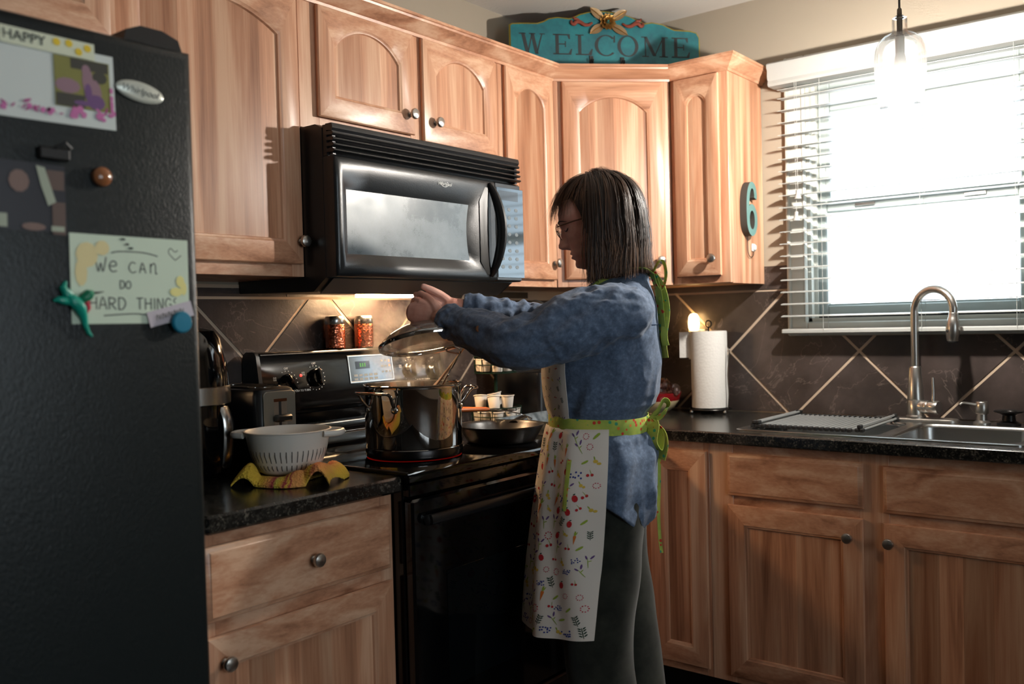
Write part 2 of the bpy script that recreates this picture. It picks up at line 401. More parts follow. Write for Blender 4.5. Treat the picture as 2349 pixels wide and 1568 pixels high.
s2 = sash(.046, .082, WZ0 + .014, 1.700, .045, .042)
for x in (1.20, 1.56):
    mb = MB(); mb.box(x - .035, x + .035, .040, .0475, 1.668, 1.682, c=.002); obj('sash_lock', mb, M['nickel'], s2)
mb = MB(); mb.box(WX0 + .012, WX1 - .012, .036, .046, WZ0 + .006, WZ0 + .020); obj('weather_seal', mb, M['rubber'], window_1)

# ------------------------------------------------------------------ blinds
BX0, BX1 = .928, 1.822
bl = thing('window_blind', 'white slatted horizontal blind hanging open over the sink window', 'blind', (1.375, -.06, 1.213))
va = MB(); prof = [(-.026, 2.122), (-.088, 2.122), (-.094, 2.130), (-.090, 2.142), (-.096, 2.152), (-.096, 2.180), (-.102, 2.190), (-.102, 2.2), (-.094, 2.206), (-.026, 2.206)]
va.loft([[(x, y, z) for y, z in prof] for x in (.900, 1.850)]); obj('valance', va, M['slat'], bl)
hr = MB(); hr.box(BX0, BX1, -.075, -.030, 2.135, 2.175, c=.003); obj('headrail', hr, M['white'], bl)
sl = MB(); tilt = radians(4)
loops = []
for x in (BX0, BX1):
    lp = []
    for k in range(7):
        t = -1 + 2 * k / 6; lp.append((x, .0245 * t, .0022 * (1 - t * t) + .0013))
    for k in range(6, -1, -1):
        t = -1 + 2 * k / 6; lp.append((x, .0245 * t, .0022 * (1 - t * t) - .0013))
    loops.append([(x, y * cos(tilt) - z * sin(tilt), y * sin(tilt) + z * cos(tilt)) for x, y, z in lp])
sl.loft(loops)
zs = [2.076 - .04433 * k for k in range(19)]
s0 = None
for z in zs + [2.108]:
    if s0 is None:
        s0 = obj('slat', sl, M['slat'], bl); s0.location = (0, -.052, z)
    else:
        c = s0.copy(); col.objects.link(c); c.location = (0, -.052, z)
br = MB(); br.box(BX0, BX1, -.077, -.027, 1.213, 1.231, c=.004); obj('bottom_rail', br, M['slat'], bl)
for x in (1.085, 1.416, 1.70):
    for y in (-.078, -.026):
        mb = MB(); mb.tube([(x, y, 2.13), (x, y, 1.7), (x, y, 1.222)], .0008, 5); obj('ladder_cord', mb, M['slat'], bl)
for x, z in ((1.003, 1.70), (.996, 1.622)):
    mb = MB(); mb.tube([(x, -.083, 2.13), (x, -.084, z + .03)], .0009, 5); cdn = obj('lift_cord', mb, M['slat'], bl)
    mb = MB(); mb.lathe([(.003, .036), (.007, .032), (.006, .024), (.012, .006), (.012, .002), (.004, 0)], 12, (x, -.084, z)); obj('tassel', mb, M['slat'], cdn)
# ------------------------------------------------------------------ cabinets
def knob(parent, Mx, u, v, w=0):
    mb = MB(); mb.T = Mx @ Matrix.Translation((u, v, w))
    mb.lathe([(.0075, 0), (.0078, .003), (.0055, .006), (.0055, .013), (.010, .016), (.0158, .020), (.0162, .0235), (.0140, .0275), (.0075, .0300), (.001, .0306)], 20)
    return obj('knob', mb, M['nickel'], parent)
def door(parent, Mx, u0, u1, v0, v1, rise=None, knobuv=None, stile=.056, rail=.056, t=.019, panel='wood_p', toprail=None):
    """stile-and-rail door with a recessed panel; rise gives an arched top rail"""
    n = 20; tr = toprail or rail
    def inner(i):
        a, b, c = u0 + stile + i, u1 - stile - i, v0 + rail + i
        P = [(a, c), (b, c)]
        if rise is None:
            d = v1 - tr - i; P += [(b, d), (a, d)]
        else:
            vs_ = v1 - tr - rise - i * .6; um = (a + b) / 2; w = (b - a) / 2; R = (w * w + rise * rise) / (2 * rise); cz = vs_ + rise - R - i * .4; a0 = math.asin(min(1, w / R))
            for k in range(n + 1):
                q = a0 - 2 * a0 * k / n; P.append((um + R * sin(q), cz + R * cos(q)))
        return P
    def outer(i):
        a, b, c, d = u0 + i, u1 - i, v0 + i, v1 - i; P = [(a, c), (b, c)]
        if rise is None: P += [(b, d), (a, d)]
        else: P += [(b + (a - b) * k / n, d) for k in range(n + 1)]
        return P
    mb = MB(); mb.T = Mx
    lps = [[(x, y, 0) for x, y in outer(.004)], [(x, y, t - .007) for x, y in outer(0)], [(x, y, t - .002) for x, y in outer(.003)], [(x, y, t) for x, y in outer(.008)],
           [(x, y, t) for x, y in inner(0)], [(x, y, t - .0025) for x, y in inner(.003)], [(x, y, t - .004) for x, y in inner(.0075)], [(x, y, t - .010) for x, y in inner(.010)]]
    np_ = len(lps[0])
    def fm(a, i): return 0 if i in (1, np_ - 1) else 1
    mb.loft(lps, 0, True, True, False, fm)
    d = obj('door', mb, [M['wood_v'], M['wood_h']], parent)
    pm = MB(); pm.T = Mx; pm.poly([(x, y, t - .0095) for x, y in inner(.009)]); obj('panel', pm, M[panel], d, smooth=False)
    if knobuv: knob(d, Mx, knobuv[0], knobuv[1], t)
    return d
def drawer(parent, Mx, u0, u1, v0, v1, knobuv=None, t=.019, name='drawer_front'):
    mb = MB(); mb.T = Mx
    def R(i, w): return [(u0 + i, v0 + i, w), (u1 - i, v0 + i, w), (u1 - i, v1 - i, w), (u0 + i, v1 - i, w)]
    mb.loft([R(.002, 0), R(0, .008), R(.003, .013), R(.009, .0155), R(.013, t)])
    d = obj(name, mb, M['wood_h'], parent)
    if knobuv: knob(d, Mx, knobuv[0], knobuv[1], t)
    return d
def faceframe(parent, Mx, u0, u1, v0, v1, vert, hor, t=.019):
    """vert: list of (u0,u1) stiles; hor: list of (v0,v1) rails, each board its own part"""
    for a, b in vert:
        mb = MB(); mb.T = Mx; mb.box(a, b, v0, v1, -t, 0, c=.001); obj('frame_stile', mb, M['wood_v'], parent)
    for a, b in hor:
        ed = sorted(vert)
        for k in range(len(ed) - 1):
            mb = MB(); mb.T = Mx; mb.box(ed[k][1], ed[k + 1][0], a, b, -t, -.0004, c=.001); obj('frame_rail', mb, M['wood_h'], parent)
ZB, ZT, DU = 1.405, 2.165, .301
# stove-wall frame: u = y, v = z, w = +x from the face frame
def FS(x): return frame((x, 0, 0), (0, 1, 0), (1, 0, 0))
def FW(y): return frame((0, y, 0), (1, 0, 0), (0, -1, 0))
def carcase(parent, x0, x1, y0, y1, z0, z1, name='carcase'):
    mb = MB(); mb.box(x0, x1, y0, y1, z0, z1); return obj(name, mb, M['wood_v'], parent)
# upper cabinet beside the fridge
c = thing('wall_cabinet', 'tall upper cabinet with one arched door, between the fridge and the microwave', 'cabinet', (.15, -2.03, ZB + .012))
carcase(c, .005, DU - .019, -2.302, -1.767, ZB + .012, ZT)
faceframe(c, FS(DU), -2.302, -1.767, ZB + .012, ZT, [(-2.302, -2.262), (-1.806, -1.767)], [(ZB + .012, ZB + .052), (ZT - .045, ZT)])
door(c, FS(DU), -2.283, -1.779, 1.449, 2.150, .055, (-1.7915, 1.508), toprail=.05)
# over the fridge
c = thing('wall_cabinet', 'short wooden cabinet over the black fridge', 'cabinet', (.3, -2.8, 1.86))
carcase(c, .005, .401, -3.25, -2.335, 1.86, ZT)
faceframe(c, FS(.42), -3.25, -2.335, 1.86, ZT, [(-3.25, -3.21), (-2.815, -2.775), (-2.375, -2.335)], [(1.86, 1.90), (ZT - .04, ZT)])
door(c, FS(.42), -3.232, -2.802, 1.885, 2.15, None, (-2.83, 1.93)); door(c, FS(.42), -2.788, -2.352, 1.885, 2.15, None, (-2.76, 1.93))
mb = MB(); mb.box(.005, .42, -2.335, -2.302, 1.417, ZT); mb2 = mb
# above the microwave
c = thing('wall_cabinet', 'short two-door cabinet directly above the black microwave', 'cabinet', (.15, -1.35, 1.815))
carcase(c, .005, DU - .019, -1.766, -.931, 1.815, ZT)
faceframe(c, FS(DU), -1.766, -.931, 1.815, ZT, [(-1.766, -1.70), (-1.350, -1.304), (-.966, -.931)], [(1.815, 1.865), (ZT - .04, ZT)])
door(c, FS(DU), -1.712, -1.346, 1.849, 2.150, .062, (-1.3715, 1.906), stile=.054, rail=.056, toprail=.036)
door(c, FS(DU), -1.308, -.958, 1.836, 2.150, .062, (-1.2615, 1.898), stile=.054, rail=.056, toprail=.036)
# narrow cabinet right of the microwave
c = thing('wall_cabinet', 'narrow upper cabinet with arched door between microwave and corner cabinet', 'cabinet', (.15, -.77, ZB))
carcase(c, .005, DU - .019, -.930, -.612, ZB, ZT)
faceframe(c, FS(DU), -.930, -.612, ZB, ZT, [(-.930, -.893), (-.642, -.612)], [(ZB, ZB + .042), (ZT - .04, ZT)])
door(c, FS(DU), -.906, -.629, 1.430, 2.150, .060, (-.65, 1.49), stile=.054, toprail=.05)
# diagonal corner cabinet
c = thing('corner_cabinet', 'diagonal corner upper cabinet with wide arched door behind the cook', 'cabinet', (.25, -.25, ZB))
D_ = .6105
mb = MB(); fo = .019 * .4142
mb.loft([[(.005, -.006, z), (.005, -D_, z), (DU - .02, -D_, z), (D_, -DU + .02, z), (D_, -.006, z)] for z in (ZB, ZT)]); obj('carcase', mb, M['wood_v'], c)
dl = sqrt(2) * (D_ - DU)
FD = frame((DU, -D_, 0), (1, 1, 0), (1, -1, 0))
faceframe(c, FD, 0, dl, ZB, ZT, [(0.002, .042), (dl - .042, dl - .002)], [(ZB, ZB + .042), (ZT - .04, ZT)])
door(c, FD, .030, dl - .030, 1.430, 2.150, .055, (dl - .056, 1.494), stile=.056, toprail=.05)
# end cabinet on the window wall
XE = .837
c = thing('wall_cabinet', 'narrow end cabinet beside the window with a bright side panel', 'cabinet', (.72, -.15, ZB))
carcase(c, D_ + .001, XE - .007, -DU + .019, -.006, ZB, ZT)
mb = MB(); mb.box(XE - .006, XE, -DU + .0192, -.006, ZB - .002, ZT); obj('side_panel', mb, M['wood_p'], c)
faceframe(c, FW(-DU), D_ + .001, XE, ZB, ZT, [(D_ + .001, D_ + .033), (XE - .040, XE)], [(ZB, ZB + .042), (ZT - .04, ZT)])
door(c, FW(-DU), .631, .809, 1.430, 2.150, .032, (.781, 1.492), stile=.046, toprail=.062)
# under-edge light rail strips are the cabinets' own bottoms (part of the carcase)
# ---- crown moulding: one run of trim
cp = .046
prof = [(.000, 2.152), (.006, 2.152), (.008, 2.160), (.014, 2.163), (.018, 2.170), (.030, 2.178), (.036, 2.187), (.040, 2.189), (.042, 2.195), (.046, 2.197), (.046, 2.2045), (.0, 2.2045), (-.03, 2.2045), (-.03, 2.165), (0, 2.165)]
def crownpath(o):
    t = .4142 * o
    return [(DU + o, -2.302), (DU + o, -D_ - t), (D_ + t, -DU - o), (XE + o, -DU - o), (XE + o, -.002)]
tr = MB(); tr.loft([[Vector((*crownpath(o)[k], z)) for o, z in prof] for k in range(5)]); cr = struct('trim_1', tr, M['wood_h'])
tp = MB(); tp.loft([[(x, y, z) for x, y in ((.004, -2.302), (DU - .03, -2.302), (DU - .03, -D_), (D_, -DU + .03), (XE - .03, -DU + .03), (XE - .03, -.004), (.004, -.004))] for z in (2.166, 2.180)]); obj('cabinet_top_board', tp, M['wood_h'], cr)

# ------------------------------------------------------------------ base cabinets and counters
def basecase(parent, x0, x1, y0, y1, toe):
    mb = MB(); mb.box(x0, x1, y0, y1, .10, .876); obj('carcase', mb, M['wood_v'], parent)
    tb = MB(); tb.box(*toe); obj('toe_kick', tb, M['black'], parent)
c = thing('base_cabinet', 'wooden base cabinet with one drawer and one door beside the fridge', 'cabinet', (.3, -2.03, 0))
basecase(c, .012, .586, -2.304, -1.766, (.012, .54, -2.304, -1.766, 0, .10))
faceframe(c, FS(.606), -2.304, -1.766, .10, .875, [(-2.304, -2.268), (-1.805, -1.766)], [(.10, .15), (.655, .705), (.835, .875)])
drawer(c, FS(.606), -2.298, -1.782, .690, .846, (-2.028, .767), name='drawer_front')
door(c, FS(.606), -2.298, -1.782, .125, .662, None, (-2.262, .608), stile=.058, rail=.062)
c = thing('base_cabinet', 'corner base cabinet with a narrow plain door behind the cook', 'cabinet', (.45, -.4, 0))
basecase(c, .012, .889, -.586, -.012, (.012, .889, -.54, -.012, 0, .10))
mb = MB(); mb.box(.012, .586, -.997, -.587, .10, .876); obj('carcase_return', mb, M['wood_v'], c)
mb = MB(); mb.box(.587, .606, -.997, -.606, .10, .875); obj('filler', mb, M['wood_v'], c)
faceframe(c, FW(-.606), .606, .890, .10, .875, [(.607, .690), (.868, .890)], [(.10, .15), (.835, .875)])
door(c, FW(-.606), .672, .886, .128, .846, None, None, stile=.058, rail=.062)
c = thing('sink_base_cabinet', 'long base cabinet under the sink with two knobbed doors', 'cabinet', (1.4, -.3, 0))
mb = MB(); mb.box(.891, 1.93, -.586, -.012, .10, .70); obj('carcase', mb, M['wood_v'], c)
for a, b in ((.891, .909), (1.912, 1.93)):
    mb = MB(); mb.box(a, b, -.586, -.012, .7005, .8755); obj('side_board', mb, M['wood_v'], c)
mb = MB(); mb.box(.891, 1.93, -.54, -.012, 0, .10); obj('toe_kick', mb, M['black'], c)
faceframe(c, FW(-.606), .891, 1.93, .10, .875, [(.891, .972), (1.37, 1.455), (1.87, 1.93)], [(.10, .15), (.655, .725), (.830, .875)])
drawer(c, FW(-.606), .957, 1.384, .709, .846); drawer(c, FW(-.606), 1.440, 1.885, .704, .842)
door(c, FW(-.606), .957, 1.384, .125, .682, None, (1.344, .624), stile=.058, rail=.062); door(c, FW(-.606), 1.440, 1.885, .125, .677, None, (1.460, .622), stile=.058, rail=.062)
c = thing('base_cabinet', 'base cabinet past the sink at the frame edge', 'cabinet', (2.25, -.3, 0))
basecase(c, 1.931, 2.58, -.586, -.012, (1.931, 2.58, -.54, -.012, 0, .10))
faceframe(c, FW(-.606), 1.931, 2.58, .10, .875, [(1.931, 1.96), (2.55, 2.58)], [(.10, .15), (.655, .725), (.830, .875)])
drawer(c, FW(-.606), 1.95, 2.56, .706, .844, (2.25, .775)); door(c, FW(-.606), 1.95, 2.56, .125, .68, None, (1.98, .62))
# counters: eased front edge and short upstand-free back
def slab(mb, x0, x1, y0, y1): mb.box(x0, x1, y0, y1, .876, .914, c=.005)
mb = MB(); slab(mb, .011, .647, -2.306, -1.766); tag(obj('countertop', mb, M['counter']), 'speckled black countertop between the fridge and the stove', 'countertop')
# sink counter with a cut-out
SX0, SX1, SY0, SY1 = .985, 1.795, -.575, -.055
mb = MB(); pr_ = lambda x0, x1, y0, y1: mb.box(x0, x1, y0, y1, .876, .914)
pr_(.011, .647, -.999, -.639); pr_(.011, SX0 + .012, -.639, -.011)
pr_(SX1 - .012, 2.6, -.639, -.011); pr_(SX0 + .012, SX1 - .012, SY1 - .012, -.011); pr_(SX0 + .012, SX1 - .012, -.639, SY0 + .012)
mb.loft([[(x, -.639, .914), (x, -.644, .9128), (x, -.647, .9095), (x, -.647, .8805), (x, -.644, .877), (x, -.639, .876)] for x in (.6, 2.6)])
tag(obj('countertop', mb, M['counter']), 'speckled black countertop running along the window wall with the sink set in', 'countertop')
# ------------------------------------------------------------------ lettering
def text_mb(txt, size, Mx, depth=.0006, align='CENTER', shear=0.0, space=1.0):
    cu = bpy.data.curves.new('lettering', 'FONT'); cu.body = txt; cu.size = size; cu.align_x = align; cu.align_y = 'CENTER'; cu.extrude = depth / 2; cu.shear = shear; cu.space_character = space; cu.resolution_u = 3
    o = bpy.data.objects.new('lettering', cu); col.objects.link(o)
    dg = bpy.context.evaluated_depsgraph_get(); me = bpy.data.meshes.new_from_object(o.evaluated_get(dg))
    mb = MB(); mb.T = Mx; base = len(mb.v)
    for v in me.vertices: mb._v(v.co)
    for p in me.polygons: mb.face(list(p.vertices))
    bpy.data.objects.remove(o); bpy.data.curves.remove(cu); bpy.data.meshes.remove(me); return mb
def lettering(name, txt, size, Mx, m, parent, **k): return obj(name, text_mb(txt, size, Mx, **k), m, parent, smooth=False)
def stroke(mb, pts, w, Mx, h=.0002, m=0):
    """flat pen stroke along a 2-D path"""
    pts = smoothpath([(x, y, 0) for x, y in pts], 4); Lf, Rt = [], []
    for i, p in enumerate(pts):
        t = pts[min(i + 1, len(pts) - 1)] - pts[max(i - 1, 0)]
        nn = Vector((-t.y, t.x, 0)).normalized() * w / 2 if t.length > 1e-9 else Vector((0, w / 2, 0))
        Lf.append(Mx @ (p + nn + Vector((0, 0, h)))); Rt.append(Mx @ (p - nn + Vector((0, 0, h))))
    ids = [[mb._v(p) for p in Lf], [mb._v(p) for p in Rt]]
    for i in range(len(pts) - 1): mb.face((ids[0][i], ids[1][i], ids[1][i + 1], ids[0][i + 1]), m)
M['ink'] = mat('grey_ink', L(92, 96, 92), .8)
M['inkdark'] = mat('dark_ink', L(30, 32, 34), .8)
M['print'] = mat('white_panel_print', L(205, 205, 200), .5)

# ------------------------------------------------------------------ refrigerator
FX = .82
fr = thing('refrigerator', 'large black pebbled refrigerator covered with papers and magnets', 'refrigerator', (.42, -2.85, 0))
mb = MB(); mb.box(.03, .745, -3.32, -2.420, .03, 1.745, c=.006); obj('body', mb, M['fridge'], fr)
def rdoor(y0, y1, z0, z1):
    mb = MB(); r = .022
    def lp(i, x): return [(x, y0 + i, z0 + i), (x, y1 - i, z0 + i), (x, y1 - i, z1 - i), (x, y0 + i, z1 - i)]
    ls = [lp(.002, .755)]
    for k in range(6):
        a = k / 5 * pi / 2; ls.append(lp(r * (1 - cos(a)) * .9, FX - r + r * sin(a)))
    mb.loft(ls); return obj('door', mb, M['fridge'], fr, ang=50)
rdoor(-2.808, -2.413, .10, 1.768); rdoor(-3.32, -2.816, .10, 1.768)
mb = MB()
mb.loft([[(x, -2.53 + d, 1.768), (x, -2.525 + d, 1.786), (x, -2.50 + d, 1.797), (x, -2.46 + d, 1.797), (x, -2.43 + d, 1.787), (x, -2.423 + d, 1.768)] for x, d in ((.69, 0), (.79, 0), (.80, 0))]); obj('hinge_cover', mb, M['black'], fr)
mb = MB(); mb.box(.10, .72, -3.30, -2.44, 0, .03); obj('base_grille', mb, M['black'], fr)
FF = frame((FX, 0, 0), (0, 1, 0), (1, 0, 0))   # u=y v=z on the fridge front
def onf(u, v, a=0, w=0.0): return FF @ Matrix.Translation((u, v, w)) @ Matrix.Rotation(a, 4, 'Z')
# oval badge
mb = MB(); Mx = onf(-2.517, 1.679, -.10)
def ell(a, b, n=28): return [(a * cos(2 * pi * k / n), b * sin(2 * pi * k / n)) for k in range(n)]
mb.T = Mx; mb.loft([[(x, y, 0) for x, y in ell(.042, .0165)], [(x, y, .003) for x, y in ell(.042, .0165)], [(x, y, .0055) for x, y in ell(.037, .013)]])
bd = obj('badge', mb, mat('pale_silver_badge', L(196, 198, 186), .3, .2), fr)
lettering('badge_lettering', 'Whirlpool', .0155, Mx @ Matrix.Translation((-.002, 0, .0058)), M['ink'], bd, shear=.3)
# papers on the door
def sheet(name, u, v, w, h, a, m, label, cat, w0=.0004, t=.0005, group=None):
    mb = MB(); mb.T = onf(u, v, a, w0)
    n = 6; P = [(-w / 2 + w * k / n, -h / 2) for k in range(n + 1)] + [(w / 2 - w * k / n, h / 2) for k in range(n + 1)]
    bow = lambda x, y: .0015 * (abs(2 * x / w) ** 3) * (1 if y < 0 else .4)
    mb.loft([[(x, y, bow(x, y)) for x, y in P], [(x, y, bow(x, y) + t) for x, y in P]])
    return tag(obj(name, mb, m), label, cat, group)
def decal(parent, name, u, v, a, polys, m, w):
    mb = MB(); mb.T = onf(u, v, a, w)
    for i, P in enumerate(polys): mb.poly([(x, y, .00004 * i) for x, y in P])
    o = obj(name, mb, m, parent, smooth=False); o['kind'] = 'stuff'; return o
def rect(x, y, w, h): return [(x - w / 2, y - h / 2), (x + w / 2, y - h / 2), (x + w / 2, y + h / 2), (x - w / 2, y + h / 2)]
def blob(x, y, a, b, n=10, rot=0): return [(x + a * cos(t) * cos(rot) - b * sin(t) * sin(rot), y + a * cos(t) * sin(rot) + b * sin(t) * cos(rot)) for t in (2 * pi * k / n for k in range(n))]
M['paper'] = mat('pale_card_paper', L(200, 206, 202), .8)
M['paperm'] = mat('mint_note_paper', L(196, 210, 190), .8)
cdm = sheet('greeting_card', -2.652, 1.6665, .182, .118, .015, M['paper'], 'white floral photo card under a magnet on the fridge door', 'card')
pk = mat('pink_print', L(190, 110, 160), .8); mg = mat('magenta_print', L(160, 70, 125), .8)
random.seed(3)
decal(cdm, 'flower_print', -2.652, 1.6665, .015, [blob(random.uniform(-.085, .088), -.047 + abs(random.gauss(0, .008)), random.uniform(.002, .006), random.uniform(.002, .007), 7, random.random() * 3) for _ in range(26)] + [blob(.085, random.uniform(-.05, .04), .003, .005, 7) for _ in range(5)], pk, .0026)
decal(cdm, 'leaf_print', -2.652, 1.6665, .015, [blob(random.uniform(-.085, .085), -.046 + abs(random.gauss(0, .007)), random.uniform(.001, .003), random.uniform(.003, .008), 6, random.random() * 3) for _ in range(14)], mg, .0028)
pg = decal(cdm, 'photo_print', -2.613, 1.674, .015, [rect(0, 0, .088, .078)], mat('olive_photo_print', L(120, 118, 52), .6), .0027)
decal(cdm, 'photo_shadow_print', -2.613, 1.674, .015, [rect(-.02, -.028, .045, .02), rect(.012, .030, .06, .016), blob(.028, .014, .012, .010)], mat('dark_photo_print', L(46, 44, 34), .6), .0029)
decal(cdm, 'photo_figure_print', -2.613, 1.674, .015, [blob(.008, .006, .009, .022), blob(.018, -.012, .012, .022), blob(-.024, -.006, .02, .012), blob(.006, .022, .007, .009)], mat('mauve_photo_print', L(136, 104, 116), .6), .0030)
decal(cdm, 'photo_dress_print', -2.613, 1.674, .015, [blob(.02, -.026, .015, .012), blob(.008, -.012, .006, .014), blob(.0, -.030, .016, .004)], mat('violet_photo_print', L(98, 62, 112), .6), .0031)
bn = sheet('happy_banner', -2.6645, 1.7265, .142, .026, .0, mat('cream_banner_paper', L(206, 210, 186), .8), 'cream paper strip lettered HAPPY above the photo card', 'paper', .0032)
lettering('banner_lettering', 'HAPPY', .021, onf(-2.7005, 1.7268, 0, .0046), M['inkdark'], bn)
decal(bn, 'sun_print', -2.6645, 1.7265, 0, [blob(x, y, .006, .006, 10) for x, y in ((.012, .0045), (.031, .006), (.046, -.004), (.060, .004))], mat('yellow_print', L(214, 184, 40), .7), .0046)
pt = sheet('photo_print', -2.695, 1.4905, .098, .103, -.01, mat('dark_photo_paper', L(36, 38, 46), .35), 'dark glossy snapshot of a person at the fridge edge', 'photo')
decal(pt, 'photo_person', -2.695, 1.4905, -.01, [blob(-.020, .022, .015, .017), blob(.000, -.045, .018, .006)], mat('dim_skin_print', L(112, 88, 80), .5), .0025)
decal(pt, 'photo_scarf', -2.695, 1.4905, -.01, [[(.005, .048), (.018, .046), (.034, -.005), (.022, -.012), (.012, .018)], rect(.036, -.046, .02, .008), rect(-.044, -.038, .012, .02)], mat('pale_photo_print', L(150, 158, 140), .5), .0026)
decal(pt, 'photo_wall', -2.695, 1.4905, -.01, [rect(.034, .028, .026, .03), rect(.038, -.03, .02, .05)], mat('brown_photo_print', L(84, 64, 56), .5), .0024)
nt_ = sheet('handwritten_note', -2.541, 1.368, .204, .142, -.008, M['paperm'], 'mint note handwritten WE CAN DO HARD THINGS on the fridge', 'note')
ink = MB(); Mn = onf(-2.541, 1.368, -.008, .0012)
GL = {  # simple pen letters, unit height
 'W': [[(0, 1), (.08, .55), (.22, .02), (.38, .6), (.52, .02), (.68, .55), (.76, 1)]], 'e': [[(.05, .4), (.5, .45), (.45, .7), (.2, .72), (.03, .4), (.2, .05), (.55, .1)]],
 'c': [[(.55, .7), (.25, .78), (.02, .4), (.25, .02), (.6, .12)]], 'a': [[(.02, 0), (.25, .78), (.5, 0)], [(.1, .3), (.42, .3)]], 'n': [[(.05, 0), (.05, .75)], [(.05, .5), (.3, .78), (.45, .6), (.46, 0), (.6, .05)]],
 'D': [[(.08, 0), (.08, .9)], [(.02, .9), (.45, .85), (.62, .45), (.4, .05), (.02, 0)]], 'O': [[(.3, .9), (.04, .6), (.08, .15), (.35, 0), (.6, .3), (.55, .75), (.3, .9)]],
 'H': [[(.05, 0), (.05, .95)], [(.55, 0), (.55, .95)], [(.05, .5), (.55, .5)]], 'A': [[(0, 0), (.3, .95), (.6, 0)], [(.12, .35), (.48, .35)]], 'R': [[(.05, 0), (.05, .95)], [(.05, .92), (.5, .8), (.45, .5), (.05, .45)], [(.2, .45), (.58, 0)]],
 'T': [[(0, .92), (.6, .95)], [(.3, .95), (.3, 0)]], 'I': [[(.1, 0), (.1, .95)]], 'N': [[(.05, 0), (.08, .95), (.5, 0), (.55, .95)]], 'G': [[(.55, .8), (.25, .95), (.02, .5), (.25, .02), (.55, .15), (.55, .42), (.35, .42)]], 'S': [[(.5, .82), (.25, .95), (.05, .72), (.45, .35), (.3, .02), (.02, .15)]]}
def pen(mb, txt, x, y, h, Mx, w=.0022, sp=.75):
    for ch in txt:
        if ch == ' ': x += h * .5; continue
        for st in GL[ch]: stroke(mb, [(x + a * h, y + b * h) for a, b in st], w, Mx)
        x += h * (sp if ch != 'I' else .32)
pen(ink, 'We', -.062, .012, .024, Mn, sp=.95); pen(ink, 'can', -.006, .012, .022, Mn, sp=.85); pen(ink, 'DO', -.022, -.014, .014, Mn, .002); pen(ink, 'HARD', -.073, -.048, .021, Mn); pen(ink, 'THINGS', .006, -.048, .020, Mn)
stroke(ink, [(-.035, .043), (-.02, .046), (.02, .046), (.046, .041)], .0022, Mn); stroke(ink, [(-.05, -.058), (0, -.055), (.025, -.057)], .0022, Mn)
stroke(ink, [(.078, .036), (.066, .048), (.07, .056), (.078, .050), (.088, .056), (.09, .046), (.078, .036)], .0018, Mn)
obj('pen_lettering', ink, M['ink'], nt_, smooth=False)
decal(nt_, 'watercolour_print', -2.541, 1.368, -.008, [blob(-.075, .038, .018, .02, 12), blob(-.05, .05, .012, .012, 10), blob(-.085, .01, .01, .022, 10)], mat('peach_wash', L(214, 200, 150), .8), .0022)
decal(nt_, 'flower_print', -2.541, 1.368, -.008, [blob(.086, .0, .008, .010, 8), blob(.078, -.018, .012, .008, 8), blob(.092, -.012, .006, .012, 8)], mat('lemon_print', L(222, 214, 140), .8), .0024)
decal(nt_, 'bee_print', -2.541, 1.368, -.008, [blob(-.015, .066, .005, .002, 6), blob(-.008, .058, .004, .002, 6), blob(-.002, .052, .005, .002, 6)], M['inkdark'], .0024)
sc = sheet('paper_scrap', -2.476, 1.312, .084, .026, .24, mat('lilac_ticket_paper', L(186, 178, 186), .8), 'small lilac ticket stub under the round teal magnet', 'paper', .0034)
mb = MB(); [stroke(mb, [(-.028 + .011 * k, -.004), (-.026 + .011 * k, .005), (-.022 + .011 * k, -.003), (-.020 + .011 * k, .004)], .0014, onf(-2.476, 1.312, .24, .006)) for k in range(5)]; obj('ticket_scribble', mb, M['ink'], sc, smooth=False)
mb = MB(); mb.lathe([(.0165, 0), (.0185, .003), (.0185, .008), (.016, .011), (.001, .0115)], 24, FF @ Vector((-2.461, 1.2975, .0062)), (1, 0, 0)); tag(obj('round_magnet', mb, mat('teal_plastic', L(12, 112, 140), .4)), 'round teal magnet at the corner of the mint note', 'magnet')
mb = MB(); mb.lathe([(.014, 0), (.016, .004), (.015, .012), (.010, .016), (.001, .017)], 20, FF @ Vector((-2.590, 1.531, 0)), (1, 0, 0)); tag(obj('round_magnet', mb, mat('amber_glass_bead', L(134, 84, 52), .15)), 'round brown domed magnet above the mint note', 'magnet')
mb = MB(); mb.box(FX, FX + .012, -2.688, -2.640, 1.548, 1.568, c=.003); mb.tube([(FX + .012, -2.664, 1.566), (FX + .02, -2.652, 1.575), (FX + .012, -2.640, 1.568)], .0025, 8); tag(obj('clip_magnet', mb, M['black']), 'black bulldog clip magnet holding the dark snapshot', 'magnet')
# hummingbird magnet
b = thing('bird_magnet', 'green hummingbird magnet at the lower corner of the mint note', 'magnet', (FX, -2.64, 1.29))
Mh = onf(-2.636, 1.328, 0, .0045); teal = mat('glossy_teal_paint', L(14, 150, 128), .3)
def bodyloft(pts):
    mb = MB(); mb.T = Mh; mb.tube([(x, y, r * .5) for x, y, r in pts], [r for x, y, r in pts], 10); return mb
obj('body', bodyloft([(-.018, .016, .003), (-.012, .011, .0075), (-.004, .003, .010), (.004, -.008, .0095), (.009, -.020, .006), (.012, -.034, .004), (.016, -.044, .0035), (.022, -.050, .002)]), teal, b)
obj('head', bodyloft([(.004, .004, .004), (.010, .010, .008), (.018, .016, .0085), (.024, .018, .005)]), mat('glossy_green_paint', L(18, 120, 86), .3), b)
obj('beak', bodyloft([(.022, .018, .0025), (.034, .019, .0015), (.044, .0205, .0006)]), M['inkdark'], b)
obj('throat', bodyloft([(.010, .002, .003), (.014, .004, .0055), (.017, -.006, .004), (.014, -.014, .002)]), mat('red_throat_paint', L(190, 60, 76), .35), b)
